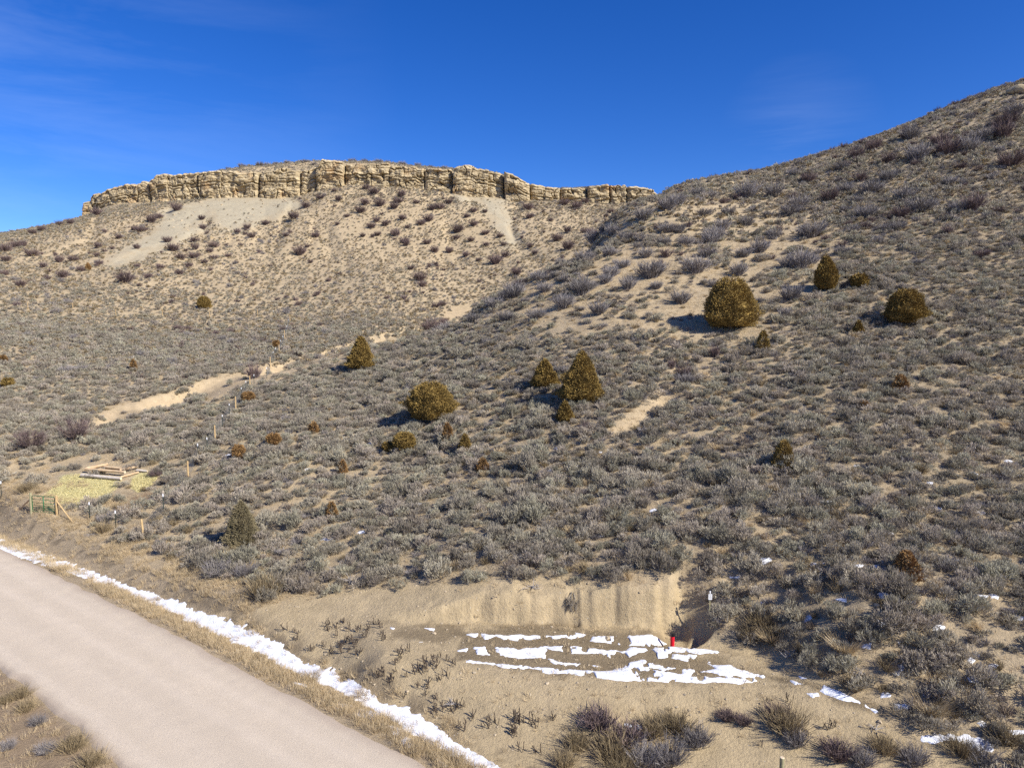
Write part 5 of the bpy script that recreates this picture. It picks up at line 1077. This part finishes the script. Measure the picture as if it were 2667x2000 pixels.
    areas = [([(740,1640),(860,1610),(960,1640),(900,1720),(800,1690)], 26), ([(860,1620),(1000,1580),(1010,1660),(930,1720)], 16), ([(1000,1690),(1180,1700),(1200,1760),(1080,1830),(960,1770)], 34), ([(1130,1790),(1290,1880),(1330,1970),(1230,1940),(1100,1850)], 14), ([(1290,1860),(1470,1860),(1430,1960),(1340,1980)], 12), ([(1960,1820),(2260,1860),(2240,1960),(1960,1960)], 8)]
    q_ = []
    for pl, n in areas:
        pl = np.array(pl); c = 0
        while c < n:
            a = r_.uniform(pl[:, 0].min(), pl[:, 0].max()); b2 = r_.uniform(pl[:, 1].min(), pl[:, 1].max())
            if poly_sd(np.array([a]), np.array([b2]), pl)[0] > 0: q_.append((a, b2)); c += 1
    P, _ = gp([a[0] for a in q_], [a[1] for a in q_])
    for p, qq in zip(P, q_):
        o = link('dead_weed', random.choice(wm), None, p, (0, 0, random.uniform(0, 6.28)), [random.uniform(.7, 1.3)]*3); tag(o, 'dark dead weed stalks '+where(*qq), 'weed', 'dead weeds on the bare bank')
    # dead branch piles
    for k, (a, b2, wd, lb) in enumerate([(905,1515,62,'pile of bleached dead sage branches above the dirt bank'),(1180,1835,40,'bleached branching root lying on the embankment'),(2280,1900,44,'bleached forked stick on the right bank'),(2240,1760,60,'tangle of grey dead branches at the edge of the thicket'),(2060,1710,60,'grey dead sticks below the thicket'),(240,1395,36,'white dead sticks under the fence'),(1385,1530,50,'exposed grey root at the lip of the cut bank'),(2430,1915,30,'small forked dead stick near the bottom right')]):
        p = gp(a, b2)[0][0]; sz = wd/F*p[1]; mb = MB(); r_ = np.random.default_rng(880+k)
        for i in range(22 if k in (0, 3, 4) else 9):
            a0 = Vector((r_.normal()*sz*.12, r_.normal()*sz*.12, .03)); dv = Vector((r_.normal(), r_.normal()*.7, abs(r_.normal())*.35)).normalized()
            b0 = a0+dv*sz*.28; c0 = b0+(dv+Vector(r_.normal(size=3)*.5)).normalized()*sz*.25; mb.tube([a0, b0, c0], [.022, .015, .007], 5, False)
        tag(mb.build('dead_branches', M['dead'], None, p), lb, 'dead branches')
    # uprooted sage hanging from the bank
    p = gp(1490, 1540)[0][0]; o = tag(link('hanging_sagebrush', None, loc=(p[0], p[1]-.15, p[2]-.1), rot=(math.radians(150), .2, .3), scl=(.55, .55, 1.2)), 'uprooted sagebrush hanging head down from the cut bank', 'shrub')
    link('foliage', nearm[2][0], o); link('branches', nearm[2][1], o)
# stones worth naming
for k, (a, b2, wd, lb, m_) in enumerate([(1222,512,14,'orange fallen block on the slope below the cliff','sand'),(550,620,16,'orange tan boulder on the left mesa slope','sand'),(1060,1800,12,'pale rock on the bare embankment','stone'),(1130,1650,14,'pale flat rock at the left of the bench','stone'),(1805,598,30,'tilted sandstone slab outcrop on the spur','sand'),(2285,1578,24,'pale boulder right of the sign in the brush','stone'),(1905,480,20,'dark rock outcrop at the skyline of the spur','sand'),(1535,655,14,'pale boulder on the crest of the spur','stone'),(2290,1880,18,'pale stone at the low end of the track','stone'),(2655,240,60,'sandstone ledge at the top of the right hill','sand'),(1582,1662,20,'flat pale rock at the foot of the cut bank','stone')]):
    p = gp(a, b2)[0][0]; s = wd/F*p[1]; tag(rock('boulder', (p[0], p[1], p[2]+s*.05), (s*.5, s*.4, s*.28), 950+k, M[m_], rz=k), lb, 'rock')
